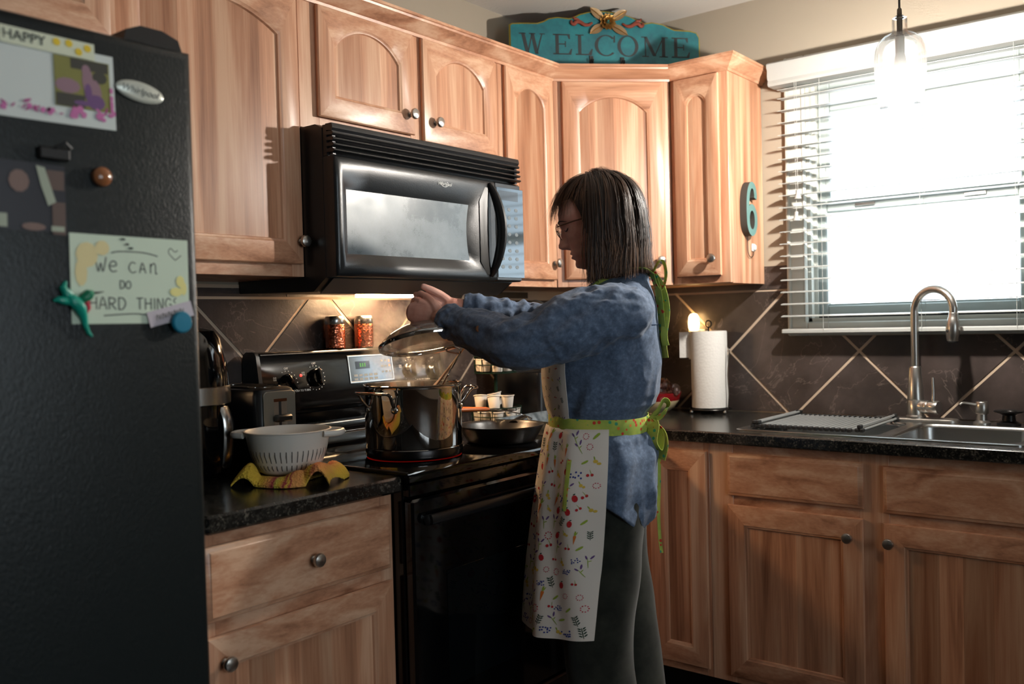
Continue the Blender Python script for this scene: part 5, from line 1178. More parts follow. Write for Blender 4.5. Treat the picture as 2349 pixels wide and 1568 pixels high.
for k, (dx, dd, z, ti, az, lb) in enumerate([(-.045, .045, .976, 0, 0, 'white coffee pod in the lower tier, next to the pot'), (-.004, .064, .976, 0, 0, 'white coffee pod low in the middle of the lower tier'), (.042, .046, .976, 0, 0, 'white coffee pod in the lower tier nearest the cook'), (.062, -.005, .984, 0, 0, 'white coffee pod at the lower tier end beside the coffee maker'), (-.058, -.012, .976, 0, 0, 'white coffee pod at the back of the lower tier'), (0, -.055, .976, 0, 0, 'white coffee pod behind the carousel post'),
    (-.056, .022, 1.030, -.22, .9, 'white coffee pod piled on the lower tier, leaning towards the pot'), (-.012, .050, 1.026, -.34, .8, 'white coffee pod piled in the middle, tipped over'), (.034, .048, 1.032, 0, 0, 'upright white coffee pod with a dark foil top piled on the lower tier'), (-.006, -.008, 1.036, .2, 2.5, 'white coffee pod peeking from behind the piled ones'),
    (-.040, .036, 1.158, 0, 0, 'white coffee pod in the upper tier next to the spatula'), (.002, .050, 1.157, 0, 0, 'white coffee pod at the front of the upper tier'), (.038, .030, 1.158, 0, 0, 'white coffee pod in the upper tier nearest the cook'), (-.048, -.016, 1.157, 0, 0, 'white coffee pod at the back of the upper tier'), (.026, -.040, 1.157, 0, 0, 'white coffee pod behind the upper tier post'), (-.018, .020, 1.205, .1, 1, 'white coffee pod on top of the upper tier')]):
    addpod(at(dx, dd, z), ti, az, lb)
galv = mat('galvanised_steel', L(120, 130, 136), .45, .7); nz_ = noised(galv, 40, 4); rp_ = ramp(galv, [(.35, L(92, 102, 108)), (.7, L(160, 170, 176))]); ln(galv, nz_.outputs[0], rp_.inputs[0]); ln(galv, rp_.outputs[0], bs(galv).inputs['Base Color'])
mb = MB(); tx0, tx1, ty0, ty1 = .30, .585, -.982, -.55
def tl(i, z): return [(tx0 + i, ty0 + i, z), (tx1 - i, ty0 + i, z), (tx1 - i, ty1 - i, z), (tx0 + i, ty1 - i, z)]
mb.loft([tl(.012, .9145), tl(0, .958), tl(-.003, .960), tl(-.003, .962), tl(.002, .9615), tl(.014, .918)]); tag(obj('tray', mb, galv), 'galvanised metal tray on the counter behind the skillet', 'tray')
c = thing('coffee_maker', 'black coffee maker in the corner behind the cook', 'coffee maker', (.22, -.66, .914))
mb = MB(); mb.rbox(.19, -.64, .22, .17, .9145, 1.10, .02); mb.rbox(.13, -.64, .10, .17, 1.09, 1.25, .02); obj('body', mb, M['blacksatin'], c)
mb = MB(); mb.rbox(.19, -.64, .23, .175, 1.22, 1.325, .04, e=.02); obj('brew_head', mb, M['blackgloss'], c)
mb = MB(); mb.tube([(.22 + .045 * cos(a), -.64, 1.325 + .030 * sin(a)) for a in (pi * k / 12 for k in range(13))], .007, 10); obj('lid_handle', mb, mat('grey_handle', L(90, 88, 84), .35, .5), c)
# steam rising from the pot
sb_ = MB(); sb_.box(PX - .19, PX + .10, PY - .10, PY + .22, 1.10, 1.366)
def steammat():
    m = bpy.data.materials.new('drifting_steam'); m.use_nodes = True; nt = m.node_tree; nt.nodes.remove(nt.nodes['Principled BSDF'])
    v = nd(m, 'ShaderNodeVolumeScatter'); v.inputs['Color'].default_value = (1, .97, .94, 1); v.inputs['Anisotropy'].default_value = .2
    tc = nd(m, 'ShaderNodeTexCoord'); n = noised(m, 11, 4, .6, tc.outputs['Object'], 1.6)
    r = ramp(m, [(.46, (0, 0, 0, 1)), (.72, (1, 1, 1, 1))]); ln(m, n.outputs[0], r.inputs[0])
    # fade towards the box sides
    vm = nd(m, 'ShaderNodeVectorMath', operation='SUBTRACT'); vm.inputs[1].default_value = (PX - .045, PY + .05, 1.23); ln(m, tc.outputs['Object'], vm.inputs[0])
    sc_ = nd(m, 'ShaderNodeVectorMath', operation='MULTIPLY'); sc_.inputs[1].default_value = (1 / .145, 1 / .16, 1 / .17); ln(m, vm.outputs[0], sc_.inputs[0])
    le = nd(m, 'ShaderNodeVectorMath', operation='LENGTH'); ln(m, sc_.outputs[0], le.inputs[0])
    mr = nd(m, 'ShaderNodeMapRange'); mr.inputs[1].default_value = 1.0; mr.inputs[2].default_value = .35; ln(m, le.outputs['Value'], mr.inputs[0])
    mu = nd(m, 'ShaderNodeMath', operation='MULTIPLY'); ln(m, r.outputs[0], mu.inputs[0]); ln(m, mr.outputs[0], mu.inputs[1])
    m2 = nd(m, 'ShaderNodeMath', operation='MULTIPLY'); ln(m, mu.outputs[0], m2.inputs[0]); m2.inputs[1].default_value = 16.0; ln(m, m2.outputs[0], v.inputs['Density'])
    ln(m, v.outputs[0], nt.nodes['Material Output'].inputs['Volume']); return m
tag(obj('steam', sb_, steammat()), 'pale steam drifting up from the open pot', 'steam', kind='stuff')
# ------------------------------------------------------------------ the cook
BO = Vector((.914, -1.262, 0)); fa = radians(30)
BF = Vector((-cos(fa), -sin(fa), 0)); BL = Vector((sin(fa), -cos(fa), 0)); UZ = Vector((0, 0, 1))
def B(f, l, z): return BO + BF * f + BL * l + UZ * z
def Bl(p): d = p - BO; return (d.dot(BF), d.dot(BL), d.z)
# head frame
hb = radians(16); HC = B(.017, 0, 1.549)
HX = BF * cos(hb) - UZ * sin(hb); HZ = UZ * cos(hb) + BF * sin(hb); HY = BL.copy()
def Hd(x, y, z): return HC + HX * x + HY * y + HZ * z
K_ = LC + LN * .094           # where the lid knob is held
HT = [(-.121, .050, .0, .012), (-.116, .066, .012, .026), (-.105, .079, .030, .043), (-.09, .083, .045, .054), (-.07, .0845, .068, .0625), (-.045, .085, .088, .069), (-.02, .0855, .096, .073), (0, .086, .100, .076), (.02, .092, .101, .0775), (.04, .091, .100, .077), (.064, .082, .093, .072), (.084, .063, .076, .058), (.097, .038, .047, .037), (.1025, .013, .017, .014), (.104, .001, .001, .001)]
def gs(x, s): return math.exp(-(x / s) ** 2)
def headpt(th, z):
    xf, xb, w = lerpt(HT, z)
    c, s_ = cos(th), sin(th); e = 2 / 2.25
    x = (xf if c > 0 else xb) * math.copysign(abs(c) ** e, c); y = w * math.copysign(abs(s_) ** e, s_)
    if c > 0:
        d = 0.0
        nz = lerpt([(-.056, 0.0), (-.0525, .009), (-.048, .0225), (-.042, .0300), (-.036, .0295), (-.024, .0225), (-.008, .0135), (.006, .0062), (.022, .001)], z)[0] if -.056 < z < .022 else 0
        nw = lerpt([(-.056, .016), (-.046, .0135), (-.036, .0105), (-.015, .0075), (.02, .008)], z)[0]
        d += nz * gs(y, nw)
        d += .004 * gs(abs(y) - .026, .022) * gs(z - .022, .008) - .0085 * gs(abs(y) - .032, .015) * gs(z - .002, .011) + .0055 * gs(abs(y) - .033, .012) * gs(z - .001, .008)
        d += .0060 * gs(y, .019) * gs(z + .0655, .0045) + .0068 * gs(y, .016) * gs(z + .0775, .0055) - .0052 * gs(y, .020) * gs(z + .0712, .0022)
        d += -.0035 * gs(y, .018) * gs(z + .088, .005) + .0055 * gs(y, .015) * gs(z + .104, .011) + .003 * gs(abs(y) - .05, .02) * gs(z + .022, .02)
        x += d
    return Hd(x, y, z)
body = MB()
zz = [-.121 + .225 * k / 90 for k in range(91)]
body.loft([[headpt(2 * pi * i / 88, z) for i in range(88)] for z in zz])
def caps(pts, rad, n=14, flat=None, up=None):
    """closed tapered limb with rounded ends"""
    P = [Vector(q) for q in pts]; R = list(rad)
    a = (P[0] - P[1]).normalized(); b = (P[-1] - P[-2]).normalized()
    P2 = [P[0] + a * R[0] * .95, P[0] + a * R[0] * .7] + P + [P[-1] + b * R[-1] * .7, P[-1] + b * R[-1] * .95]
    R2 = [R[0] * .3, R[0] * .72] + R + [R[-1] * .72, R[-1] * .3]
    body.tube(P2, R2, n, flat=flat, up=up)
def sm(pts, rad, k=4): 
    P = smoothpath(pts, k); n = len(pts); R = []
    for i in range(len(P)):
        t = i / k; j = min(int(t), n - 2); R.append(rad[j] + (rad[j + 1] - rad[j]) * (t - j))
    return P, R
caps(*sm([Hd(-.025, 0, -.03), Hd(-.022, 0, -.085), B(-.045, 0, 1.40), B(-.055, 0, 1.34)], [.058, .054, .055, .065]))
# trunk
TR = [(.80, -.115, .105, .15), (.90, -.125, .115, .165), (.98, -.095, .115, .135), (1.05, -.095, .12, .132), (1.15, -.115, .125, .145), (1.25, -.12, .11, .150), (1.32, -.11, .07, .135), (1.350, -.09, .03, .09), (1.375, -.075, .0, .05)]
def ringB(z, fb, ff, w, n=32, e=.85): 
    P = []
    for k in range(n):
        t = 2 * pi * k / n; c, s_ = cos(t), sin(t); cf = (ff + fb) / 2; P.append(B(cf + (ff - fb) / 2 * math.copysign(abs(c) ** e, c), w * math.copysign(abs(s_) ** e, s_), z))
    return P
body.loft([ringB(*r) for r in TR])
# arms
SHL, ELL = B(-.070, .150, 1.315), B(.205, .198, 1.228)
SHR, ELR = B(-.050, -.150, 1.315), B(.215, -.165, 1.275)
# near hand: back of the hand to the camera, thumb up, fingers wrapped round the knob
dN = (BF * .92 + UZ * .22 - BL * .22).normalized(); upN = (UZ - dN * dN.z).normalized(); bkN = upN.cross(dN); bkN = bkN if bkN.dot(BL) > 0 else -bkN
WRN = K_ - dN * .082 + bkN * .042 - upN * .006
caps(*sm([SHL, (SHL + ELL) / 2 + UZ * .005, ELL, (ELL * .45 + WRN * .55), WRN], [.040, .044, .040, .034, .0265]))
def hand(Wr, d, up, bk, curl, knob, far=False):
    """palm, four unequal curled fingers and a thumb; bk = back-of-hand direction"""
    pc = [Wr - d * .012, Wr + d * .018, Wr + d * .045, Wr + d * .074]
    caps(pc, [.025, .031, .036, .034], 16, flat=.38, up=bk)
    cfg = [(.0310, .038, .024, .020, .0082), (.0108, .042, .027, .021, .0084), (-.0095, .039, .025, .020, .0080), (-.0285, .030, .020, .017, .0070)]
    for i, (off, l1, l2, l3, r) in enumerate(cfg):
        p0 = Wr + d * (.072 - .004 * abs(i - 1)) + up * off
        a = curl[0]; P = [Wr + d * .045 + up * off * .85, p0]; q = p0
        for ll, da in ((l1, 0), (l2, curl[1]), (l3, curl[2])):
            a += da; q = q + (d * cos(a) - bk * sin(a)) * ll - up * (.0015 * i); P.append(q)
        caps(P, [r * 1.05, r * 1.12, r * 1.04, r * .96, r * .85], 10)
    return
hand(WRN, dN, upN, bkN, (.55, 1.05, .75), K_)
tb = [WRN + dN * .010 + upN * .016, WRN + dN * .030 + upN * .034 - bkN * .004, WRN + dN * .058 + upN * .046 - bkN * .014, WRN + dN * .086 + upN * .052 - bkN * .024]
caps(tb, [.0155, .0130, .0110, .0092], 10)
# far hand on the other side of the knob, a little higher
dF = (BF * .90 + BL * .36 + UZ * .04).normalized(); upF = (UZ - dF * dF.z).normalized(); bkF = dF.cross(upF); bkF = bkF if bkF.dot(BL) < 0 else -bkF
WRF = K_ - dF * .088 + bkF * .036 + upF * .012
caps(*sm([SHR, (SHR + ELR) / 2, ELR, (ELR * .45 + WRF * .55), WRF], [.040, .044, .040, .033, .026]))
hand(WRF, dF, upF, bkF, (.45, .95, .7), K_)
tf = [WRF + dF * .012 + upF * .018, WRF + dF * .034 + upF * .034 - bkF * .004, WRF + dF * .060 + upF * .046 - bkF * .012, WRF + dF * .082 + upF * .054 - bkF * .020]
caps(tf, [.0150, .0125, .0108, .0092], 10)
# legs and feet
for s_, f0, f1 in ((1, .0, .012), (-1, -.01, -.055)):
    caps(*sm([B(f0 - .01, .085 * s_, .86), B(f0 + .01, .09 * s_, .66), B(f1 + .025, .09 * s_, .48), B(f1 - .01, .09 * s_, .30), B(f1 - .02, .09 * s_, .09)], [.088, .080, .056, .054, .038]))
    caps([B(f1 - .03, .09 * s_, .05), B(f1 + .06, .092 * s_, .045), B(f1 + .13, .096 * s_, .035)], [.038, .036, .026])
def skinmat():
    m = mat('fair_skin', L(214, 160, 142), .5, 0, .4); n = noised(m, 14, 4, .6); r = ramp(m, [(.35, L(202, 140, 122)), (.65, L(224, 174, 156))]); ln(m, n.outputs[0], r.inputs[0]); ln(m, r.outputs[0], bs(m).inputs['Base Color'])
    bs(m).inputs['Subsurface Weight'].default_value = .08; bs(m).inputs['Subsurface Radius'].default_value = (.01, .004, .002); bs(m).inputs['Subsurface Scale'].default_value = .5; return m
raw = obj('person_raw', body, skinmat())
rm = raw.modifiers.new('skin', 'REMESH'); rm.mode = 'VOXEL'; rm.voxel_size = .0022; rm.use_smooth_shade = True
sm_ = raw.modifiers.new('soft', 'SMOOTH'); sm_.factor = .5; sm_.iterations = 2
dg = bpy.context.evaluated_depsgraph_get(); me = bpy.data.meshes.new_from_object(raw.evaluated_get(dg)); me.name = 'person'
bpy.data.objects.remove(raw)
person = bpy.data.objects.new('person', me); col.objects.link(person)
tag(person, 'woman in a blue shirt and floral apron lifting the pot lid', 'person')

# ---- shirt
def chambray():
    m = mat('blue_chambray', L(88, 108, 138), .85, 0, .25, sheen=.15); n = noised(m, 85, 6, .75); r = ramp(m, [(.32, L(66, 80, 100)), (.55, L(90, 106, 130)), (.78, L(126, 144, 168))]); ln(m, n.outputs[0], r.inputs[0]); ln(m, r.outputs[0], bs(m).inputs['Base Color'])
    w = noised(m, 900, 2); bump(m, w.outputs[0], .25, .001); return m
M['denim'] = chambray()
ST = [(1.402, -.118, -.005, .062), (1.385, -.122, .022, .085), (1.368, -.128, .045, .115), (1.345, -.136, .075, .158), (1.31, -.143, .105, .177), (1.26, -.149, .130, .182), (1.20, -.153, .146, .178), (1.14, -.151, .150, .172), (1.095, -.146, .150, .168), (1.062, -.132, .148, .162), (1.038, -.110, .144, .154), (1.021, -.104, .142, .150), (1.002, -.106, .142, .152), (.975, -.122, .142, .166), (.92, -.139, .140, .184), (.85, -.140, .132, .192), (.80, -.128, .126, .192), (.70, -.100, .12, .188)]
def storso(t, z, off=0.0, wr=1.0):
    k = 0
    fb, ff, w = lerpt(sorted((r[0], r[1], r[2], r[3]) for r in ST), z)
    c, s_ = cos(t), sin(t); e = .86; cf = (ff + fb) / 2; f = cf + ((ff - fb) / 2 + off) * math.copysign(abs(c) ** e, c); l = (w + off) * math.copysign(abs(s_) ** e, s_)
    if wr:
        amp = wr * (.0105 if z < 1.3 else .004) * (.35 if abs(z - 1.015) < .03 else 1)
        nn = noise.noise(Vector((c * 2.2 + z * 2.4, s_ * 2.2 - z * 3.0, z * 4.2))) + 1.5 * (.3 - abs(noise.noise(Vector((c * 2.6 + 7 + z * 5, s_ * 2.6 - z * 6, z * 4)))))
        if z < 1.01: nn += .9 * sin(t * 7 + 1.5 * sin(z * 9)) * min(1, (1.01 - z) / .06)
        f += amp * nn * c; l += amp * nn * s_
    return f, l
shirt = MB(); nT = 96
def hem(t):
    d = abs((t - pi * .80 + pi) % (2 * pi) - pi)   # lowest behind the near hip
    return .745 + .10 * (1 - math.exp(-(d / .85) ** 2))
zl = [1.402, 1.395, 1.385, 1.376, 1.366, 1.355, 1.343] + [1.33 - .0135 * k for k in range(24)] + [1.003, .995, .985, .975, .965, .955]
lo = []
for z in zl: lo.append([B(*storso(2 * pi * k / nT, z), z) for k in range(nT)])
for j in range(1, 19):
    lp = []
    for k in range(nT):
        t = 2 * pi * k / nT; z = .955 + (hem(t) - .955) * j / 18; f, l = storso(t, z); lp.append(B(f, l, z))
    lo.append(lp)
ins_ = [[B(*storso(2 * pi * k / nT, hem(2 * pi * k / nT), -.003), hem(2 * pi * k / nT)) for k in range(nT)], [B(*storso(2 * pi * k / nT, hem(2 * pi * k / nT) + .06, -.004), hem(2 * pi * k / nT) + .06) for k in range(nT)]]
shirt.loft(lo)
def sleeve(pts, rads, gather=0.0, seed=0, n=40, sag=.0):
    P, R = sm(pts, rads, 12); N = len(P); loops = []
    nn = UZ.copy()
    for i, q in enumerate(P):
        t = (P[min(i + 1, N - 1)] - P[max(i - 1, 0)]).normalized(); nn = (nn - t * nn.dot(t)).normalized(); b = t.cross(nn); u = i / (N - 1); lp = []
        for k in range(n):
            a = 2 * pi * k / n; c, s_ = cos(a), sin(a)
            w = .008 * noise.noise(Vector((u * 7 + seed, c * 1.3, s_ * 1.3))) + .020 * (.30 - abs(noise.noise(Vector((u * 8 + seed + c * .8, c * 1.5 + u * 6, s_ * 1.5))))) + .010 * (.25 - abs(noise.noise(Vector((u * 19 + seed, c * 2.2 - u * 9, s_ * 2.2 + u * 3)))))
            w += .0055 * sin(u * 34 + a * 1.0 + seed) * math.exp(-((u - .50) / .13) ** 2) * (.5 + .5 * c)
            w += gather * (.5 + .9 * noise.noise(Vector((u * 7, seed, 2)))) * sin(u * 84 + 1.2 * sin(a) + 4 * noise.noise(Vector((u * 6, c, s_)))) * (1 if u > .45 else 0) * min(1, (u - .45) * 8 if u > .45 else 0)
            w *= 1 if u < .93 else (1 - u) / .07
            r = R[i] + w
            lp.append(q + nn * (r * c - (sag * math.exp(-((u - .55) / .2) ** 2) if c < 0 else 0) * -c * -1) + b * (r * s_))
        loops.append(lp)
    shirt.loft(loops); return P, R
CUN = WRN - dN * .012
NSP = [B(-.085, .105, 1.305), B(-.062, .150, 1.300), B(.030, .178, 1.282), B(.118, .194, 1.252), ELL + UZ * .004, (ELL * .55 + CUN * .45) - UZ * .002, (ELL * .2 + CUN * .8), CUN]
sleeve(NSP, [.045, .069, .082, .076, .063, .056, .048, .0395], 0, 1.3)
CUF = WRF - dF * .028
FSP = [B(-.066, -.115, 1.312), B(-.045, -.150, 1.306), B(.035, -.165, 1.296), B(.12, -.155, 1.282), ELR + UZ * .008, (ELR * .55 + CUF * .45), (ELR * .2 + CUF * .8), CUF]
sleeve(FSP, [.058, .070, .068, .060, .055, .050, .043, .0385], .007, 5.1)
raw = obj('shirt_raw', shirt, M['denim']); rm = raw.modifiers.new('cloth', 'REMESH'); rm.mode = 'VOXEL'; rm.voxel_size = .0036; rm.use_smooth_shade = True
q_ = raw.modifiers.new('soft', 'SMOOTH'); q_.factor = .5; q_.iterations = 3
dg = bpy.context.evaluated_depsgraph_get(); me = bpy.data.meshes.new_from_object(raw.evaluated_get(dg)); me.name = 'shirt'; bpy.data.objects.remove(raw)
sh_ = bpy.data.objects.new('shirt', me); col.objects.link(sh_); adopt(sh_, person)
# seams: yoke line, armhole, cuff stitching
def seam(pts, r=.0011): 
    mb = MB(); mb.tube(pts, r, 5); obj('seam', mb, mat('blue_seam_thread', L(70, 88, 116), .9) if 'blue_seam_thread' not in bpy.data.materials else bpy.data.materials['blue_seam_thread'], sh_)
seam([B(*storso(t, 1.268, .0012), 1.268) for t in (pi * .62 + pi * .62 * k / 30 for k in range(31))])
mb = MB(); q = NSP[5] + BL * .066 + UZ * .012; mb.lathe([(.008, 0), (.0085, .002), (.006, .0035), (.001, .003)], 16, q, BL); obj('sleeve_button', mb, mat('brown_button', L(120, 78, 48), .4), sh_)
# collar band hidden mostly by the hair
mb = MB(); mb.loft([[B(-.058 + (.062 + o) * cos(t), (.066 + o) * sin(t), z) for t in (2 * pi * k / 32 for k in range(32))] for o, z in ((.004, 1.375), (.0, 1.412), (-.006, 1.414), (-.004, 1.375))], cap0=False, cap1=False); obj('collar', mb, M['denim'], sh_)

# ---- trousers and shoes
def pantmat():
    m = mat('dark_olive_corduroy', L(52, 54, 44), .9, 0, .2, sheen=.2); n = noised(m, 16, 4, .6); r = ramp(m, [(.35, L(26, 28, 23)), (.7, L(46, 48, 40))]); ln(m, n.outputs[0], r.inputs[0]); ln(m, r.outputs[0], bs(m).inputs['Base Color']); return m
pants = MB()
def wr3(p, s, a): v = noise.noise_vector(p * s); return p + v * a
pants.loft([[wr3(B((ff + fb) / 2 + (ff - fb) / 2 * cos(t), w * sin(t), z), 9, .004) for t in (2 * pi * k / 40 for k in range(40))] for z, fb, ff, w in ((.985, -.100, .128, .146), (.93, -.124, .125, .168), (.88, -.132, .12, .178), (.82, -.120, .115, .184), (.77, -.10, .11, .184))])
for s_, f0, f1 in ((1, .0, .012), (-1, -.01, -.055)):
    P = smoothpath([B(f0 - .008, .088 * s_, .84), B(f0 + .005, .093 * s_, .70), B(f0 * .5 + f1 * .5 + .012, .095 * s_, .56), B(f1 + .016, .095 * s_, .42), B(f1 + .0, .094 * s_, .27), B(f1 - .008, .094 * s_, .12), B(f1 - .008, .094 * s_, .045)], 6)
    lp = []
    for i, q in enumerate(P):
        u = i / (len(P) - 1); r = .100 - .030 * u + (.014 * u * u); lp.append([wr3(q + BF * (r * 1.02 * cos(t)) + BL * (r * .92 * sin(t)), 8, .007) for t in (2 * pi * k / 36 for k in range(36))])
    pants.loft(lp)
obj('trousers', pants, pantmat(), person, ang=70)
for s_, f1 in ((1, .012), (-1, -.055)):
    mb = MB(); lp = []
    for u, w, h in ((-.085, .026, .05), (-.07, .034, .062), (-.02, .037, .07), (.04, .040, .062), (.10, .043, .050), (.145, .036, .040), (.162, .018, .028)):
        lp.append([B(f1 + u, .094 * s_ + w * cos(t), max(.001, .03 + (h - .03) * max(0, sin(t)) + .029 * min(0, sin(t)))) for t in (2 * pi * k / 20 for k in range(20))])
    mb.loft(lp); obj('shoe', mb, M['rubber'], person)

# ---- apron
def apronmat():
    m = mat('white_printed_cotton', L(238, 230, 220), .9, 0, .2); n = noised(m, 700, 2); bump(m, n.outputs[0], .2, .0008)
    b = bs(m); tl_ = nd(m, 'ShaderNodeBsdfTranslucent'); tl_.inputs[0].default_value = L(226, 212, 196); mx = nd(m, 'ShaderNodeMixShader'); mx.inputs[0].default_value = .18
    ln(m, b.outputs[0], mx.inputs[1]); ln(m, tl_.outputs[0], mx.inputs[2]); ln(m, mx.outputs[0], m.node_tree.nodes['Material Output'].inputs[0]); return m
M['apron'] = apronmat()
A0, A1 = radians(-105), radians(98)
def skirt(t, v, off=0.0):
    """t angle round the body (0 = front, + = her left), v 0 waist .. 1 hem"""
    z = 1.008 - .515 * v - .018 * v * cos(t * 1.0) + .02 * v * max(0, -sin(t))
    ff = .156 + .075 * v ** .8; w = .164 + .044 * min(1, v * 3.2) ** .7 + .008 * v; c, s_ = cos(t), sin(t); e = .86
    g = (.0035 + .0085 * v ** .6) * sin(t * 11 + 1.2 * sin(v * 3 + t)) * (1 - max(0, t / A1 - .45) * 1.4 if t > 0 else 1) + .016 * v * math.exp(-((t + .12) / .16) ** 2) - .012 * v * math.exp(-((t - .20) / .14) ** 2)
    f = .012 + (ff + g + off - .012) * math.copysign(abs(c) ** e, c); l = (w + g * .7 + off) * math.copysign(abs(s_) ** e, s_)
    return B(f, l, z)
def sheetmesh(fn, nu, nv, th=.0012):
    mb = MB(); o = [[mb._v(fn(i / nu, j / nv, 0)) for j in range(nv + 1)] for i in range(nu + 1)]; q = [[mb._v(fn(i / nu, j / nv, -th)) for j in range(nv + 1)] for i in range(nu + 1)]
    for i in range(nu):
        for j in range(nv):
            mb.face((o[i][j], o[i + 1][j], o[i + 1][j + 1], o[i][j + 1])); mb.face((q[i][j], q[i][j + 1], q[i + 1][j + 1], q[i + 1][j]))
        for j in (0, nv): mb.face((o[i][j], o[i + 1][j], q[i + 1][j], q[i][j]))
    for j in range(nv):
        for i in (0, nu): mb.face((o[i][j], o[i][j + 1], q[i][j + 1], q[i][j]))
    return mb
skf = lambda u, v, o: skirt(A0 + (A1 - .20 * v - A0) * u, v, o)
apron = obj('apron', sheetmesh(skf, 150, 40), M['apron'], person, ang=80); apron['label'] = 'white cotton apron printed with berries and herbs, lime waistband and bow'
def bibf(u, v, o):
    """v 0 waist .. 1 top"""
    hw = 1.10 - .10 * v; t = -hw + 2 * hw * u; z = 1.022 + .222 * v
    f, l = storso(t, z, .007 + o, 0); f += .012 * cos(t) * sin(v * pi * .8) + .002 * sin(t * 14) * (1 - v); return B(f, l, z)
bib = obj('bib', sheetmesh(bibf, 40, 24), M['apron'], apron, ang=80)
def limemat():
    m = mat('lime_floral_cotton', L(176, 190, 70), .85); v = nd(m, 'ShaderNodeTexVoronoi'); v.inputs['Scale'].default_value = 70; tc = nd(m, 'ShaderNodeTexCoord'); ln(m, tc.outputs['Object'], v.inputs['Vector'])
    n = noised(m, 18, 3); r = ramp(m, [(.35, L(140, 164, 70)), (.55, L(174, 186, 82)), (.75, L(196, 190, 88))]); ln(m, n.outputs[0], r.inputs[0])
    lt = nd(m, 'ShaderNodeMath', operation='LESS_THAN'); ln(m, v.outputs['Distance'], lt.inputs[0]); lt.inputs[1].default_value = .30
    sp = nd(m, 'ShaderNodeSeparateColor'); ln(m, v.outputs['Color'], sp.inputs[0]); r2 = ramp(m, [(0, L(196, 60, 40)), (.3, L(196, 60, 40)), (.31, L(60, 150, 110)), (.5, L(60, 150, 110)), (.51, L(206, 120, 50)), (.7, L(180, 192, 76)), (1, L(200, 196, 80))]); r2.color_ramp.interpolation = 'CONSTANT'; ln(m, sp.outputs[0], r2.inputs[0])
    mx = nd(m, 'ShaderNodeMix', data_type='RGBA'); ln(m, lt.outputs[0], mx.inputs[0]); ln(m, r.outputs[0], mx.inputs[6]); ln(m, r2.outputs[0], mx.inputs[7]); ln(m, mx.outputs[2], bs(m).inputs['Base Color']); return m
M['lime'] = limemat()
def bandf(u, v, o):
    t = -pi + .02 + (2 * pi - .04) * u; z = .995 + .040 * v + .006 * cos(t + .6); f, l = storso(t, 1.017, .010 + o + .0015 * sin(v * pi), 0); return B(f, l, z)
obj('waistband', sheetmesh(bandf, 110, 5, .002), M['lime'], apron, ang=80)
def ribbon(name, pts, w, axis, parent, taper=None, k=6):
    P = smoothpath(pts, k); mb = MB(); n = len(P); lp = []
    for i, q in enumerate(P):
        t = (P[min(i + 1, n - 1)] - P[max(i - 1, 0)]).normalized(); ax = Vector(axis[i * len(axis) // n] if isinstance(axis, list) else axis); ax = (ax - t * ax.dot(t)).normalized(); nr = t.cross(ax); ww = w * (taper(i / (n - 1)) if taper else 1) / 2
        lp.append([q + ax * ww + nr * .0008, q + nr * .0022, q - ax * ww + nr * .0008, q - ax * ww - nr * .0008, q + nr * .0006, q + ax * ww - nr * .0008])
    mb.loft(lp); return obj(name, mb, M['lime'], parent, ang=60)
bk = B(-.116, .050, 1.016)
mb = MB(); mb.lathe([(.001, -.014), (.010, -.012), (.014, 0), (.010, .012), (.001, .014)], 14, bk, BL); obj('bow_knot', mb, M['lime'], apron)
ax1 = (UZ * .5 + BL * .8).normalized()
ribbon('bow_loop', [bk, bk + B(-.022, .016, .030) - B(0, 0, 0), bk - BF * .036 + BL * .010 + UZ * .052, bk - BF * .046 + UZ * .040, bk - BF * .030 - BL * .004 + UZ * .012, bk], .032, ax1, apron)
ribbon('bow_loop', [bk, bk - BF * .010 + BL * .020 - UZ * .012, bk - BF * .004 + BL * .026 - UZ * .050, bk - BF * .018 + BL * .018 - UZ * .072, bk - BF * .022 + BL * .006 - UZ * .035, bk], .034, (BL * .6 - BF * .8), apron)
ribbon('tie_tail', [bk, bk - BF * .028 + BL * .006 - UZ * .028, bk - BF * .034 + BL * .008 - UZ * .062, bk - BF * .026 + BL * .008 - UZ * .098], .034, (BL * .7 - BF * .7), apron)
ribbon('tie_tail', [bk, bk - BF * .020 - UZ * .05, bk - BF * .022 + BL * .002 - UZ * .14, bk - BF * .018 + BL * .002 - UZ * .24, bk - BF * .020 + BL * .004 - UZ * .31, bk - BF * .024 + BL * .006 - UZ * .345], .024, (BF * .25 + BL * .1 + UZ * .05 + BL.cross(UZ) * .2), apron, taper=lambda t: .35 if t > .1 else 1)
# neck strap with a bow of two loops and two tails behind the neck
nb = B(-.132, .045, 1.402)
ribbon('neck_strap', [B(.085, .075, 1.236), B(.060, .085, 1.30), B(.015, .088, 1.372), B(-.05, .080, 1.405), B(-.105, .066, 1.412), nb], .026, (BL * .5 + BF * .2 + UZ * .1), apron)
ribbon('neck_strap', [B(.085, -.075, 1.236), B(.060, -.085, 1.30), B(.015, -.088, 1.372), B(-.05, -.080, 1.405), B(-.105, -.02, 1.412), nb], .026, (BL * .5 + BF * .2 + UZ * .1), apron)
ribbon('neck_bow_loop', [nb, nb - BF * .018 + UZ * .030, nb - BF * .030 + UZ * .024, nb - BF * .034 - UZ * .010, nb - BF * .022 - UZ * .045, nb - BF * .008 - UZ * .03, nb], .020, (BL * .9 - BF * .3), apron)
ribbon('neck_tie_tail', [nb, nb - BF * .014 - UZ * .05, nb - BF * .020 - UZ * .12, nb - BF * .024 + BL * .004 - UZ * .19, nb - BF * .028 + BL * .004 - UZ * .222], .026, (BL * .75 - BF * .6), apron)
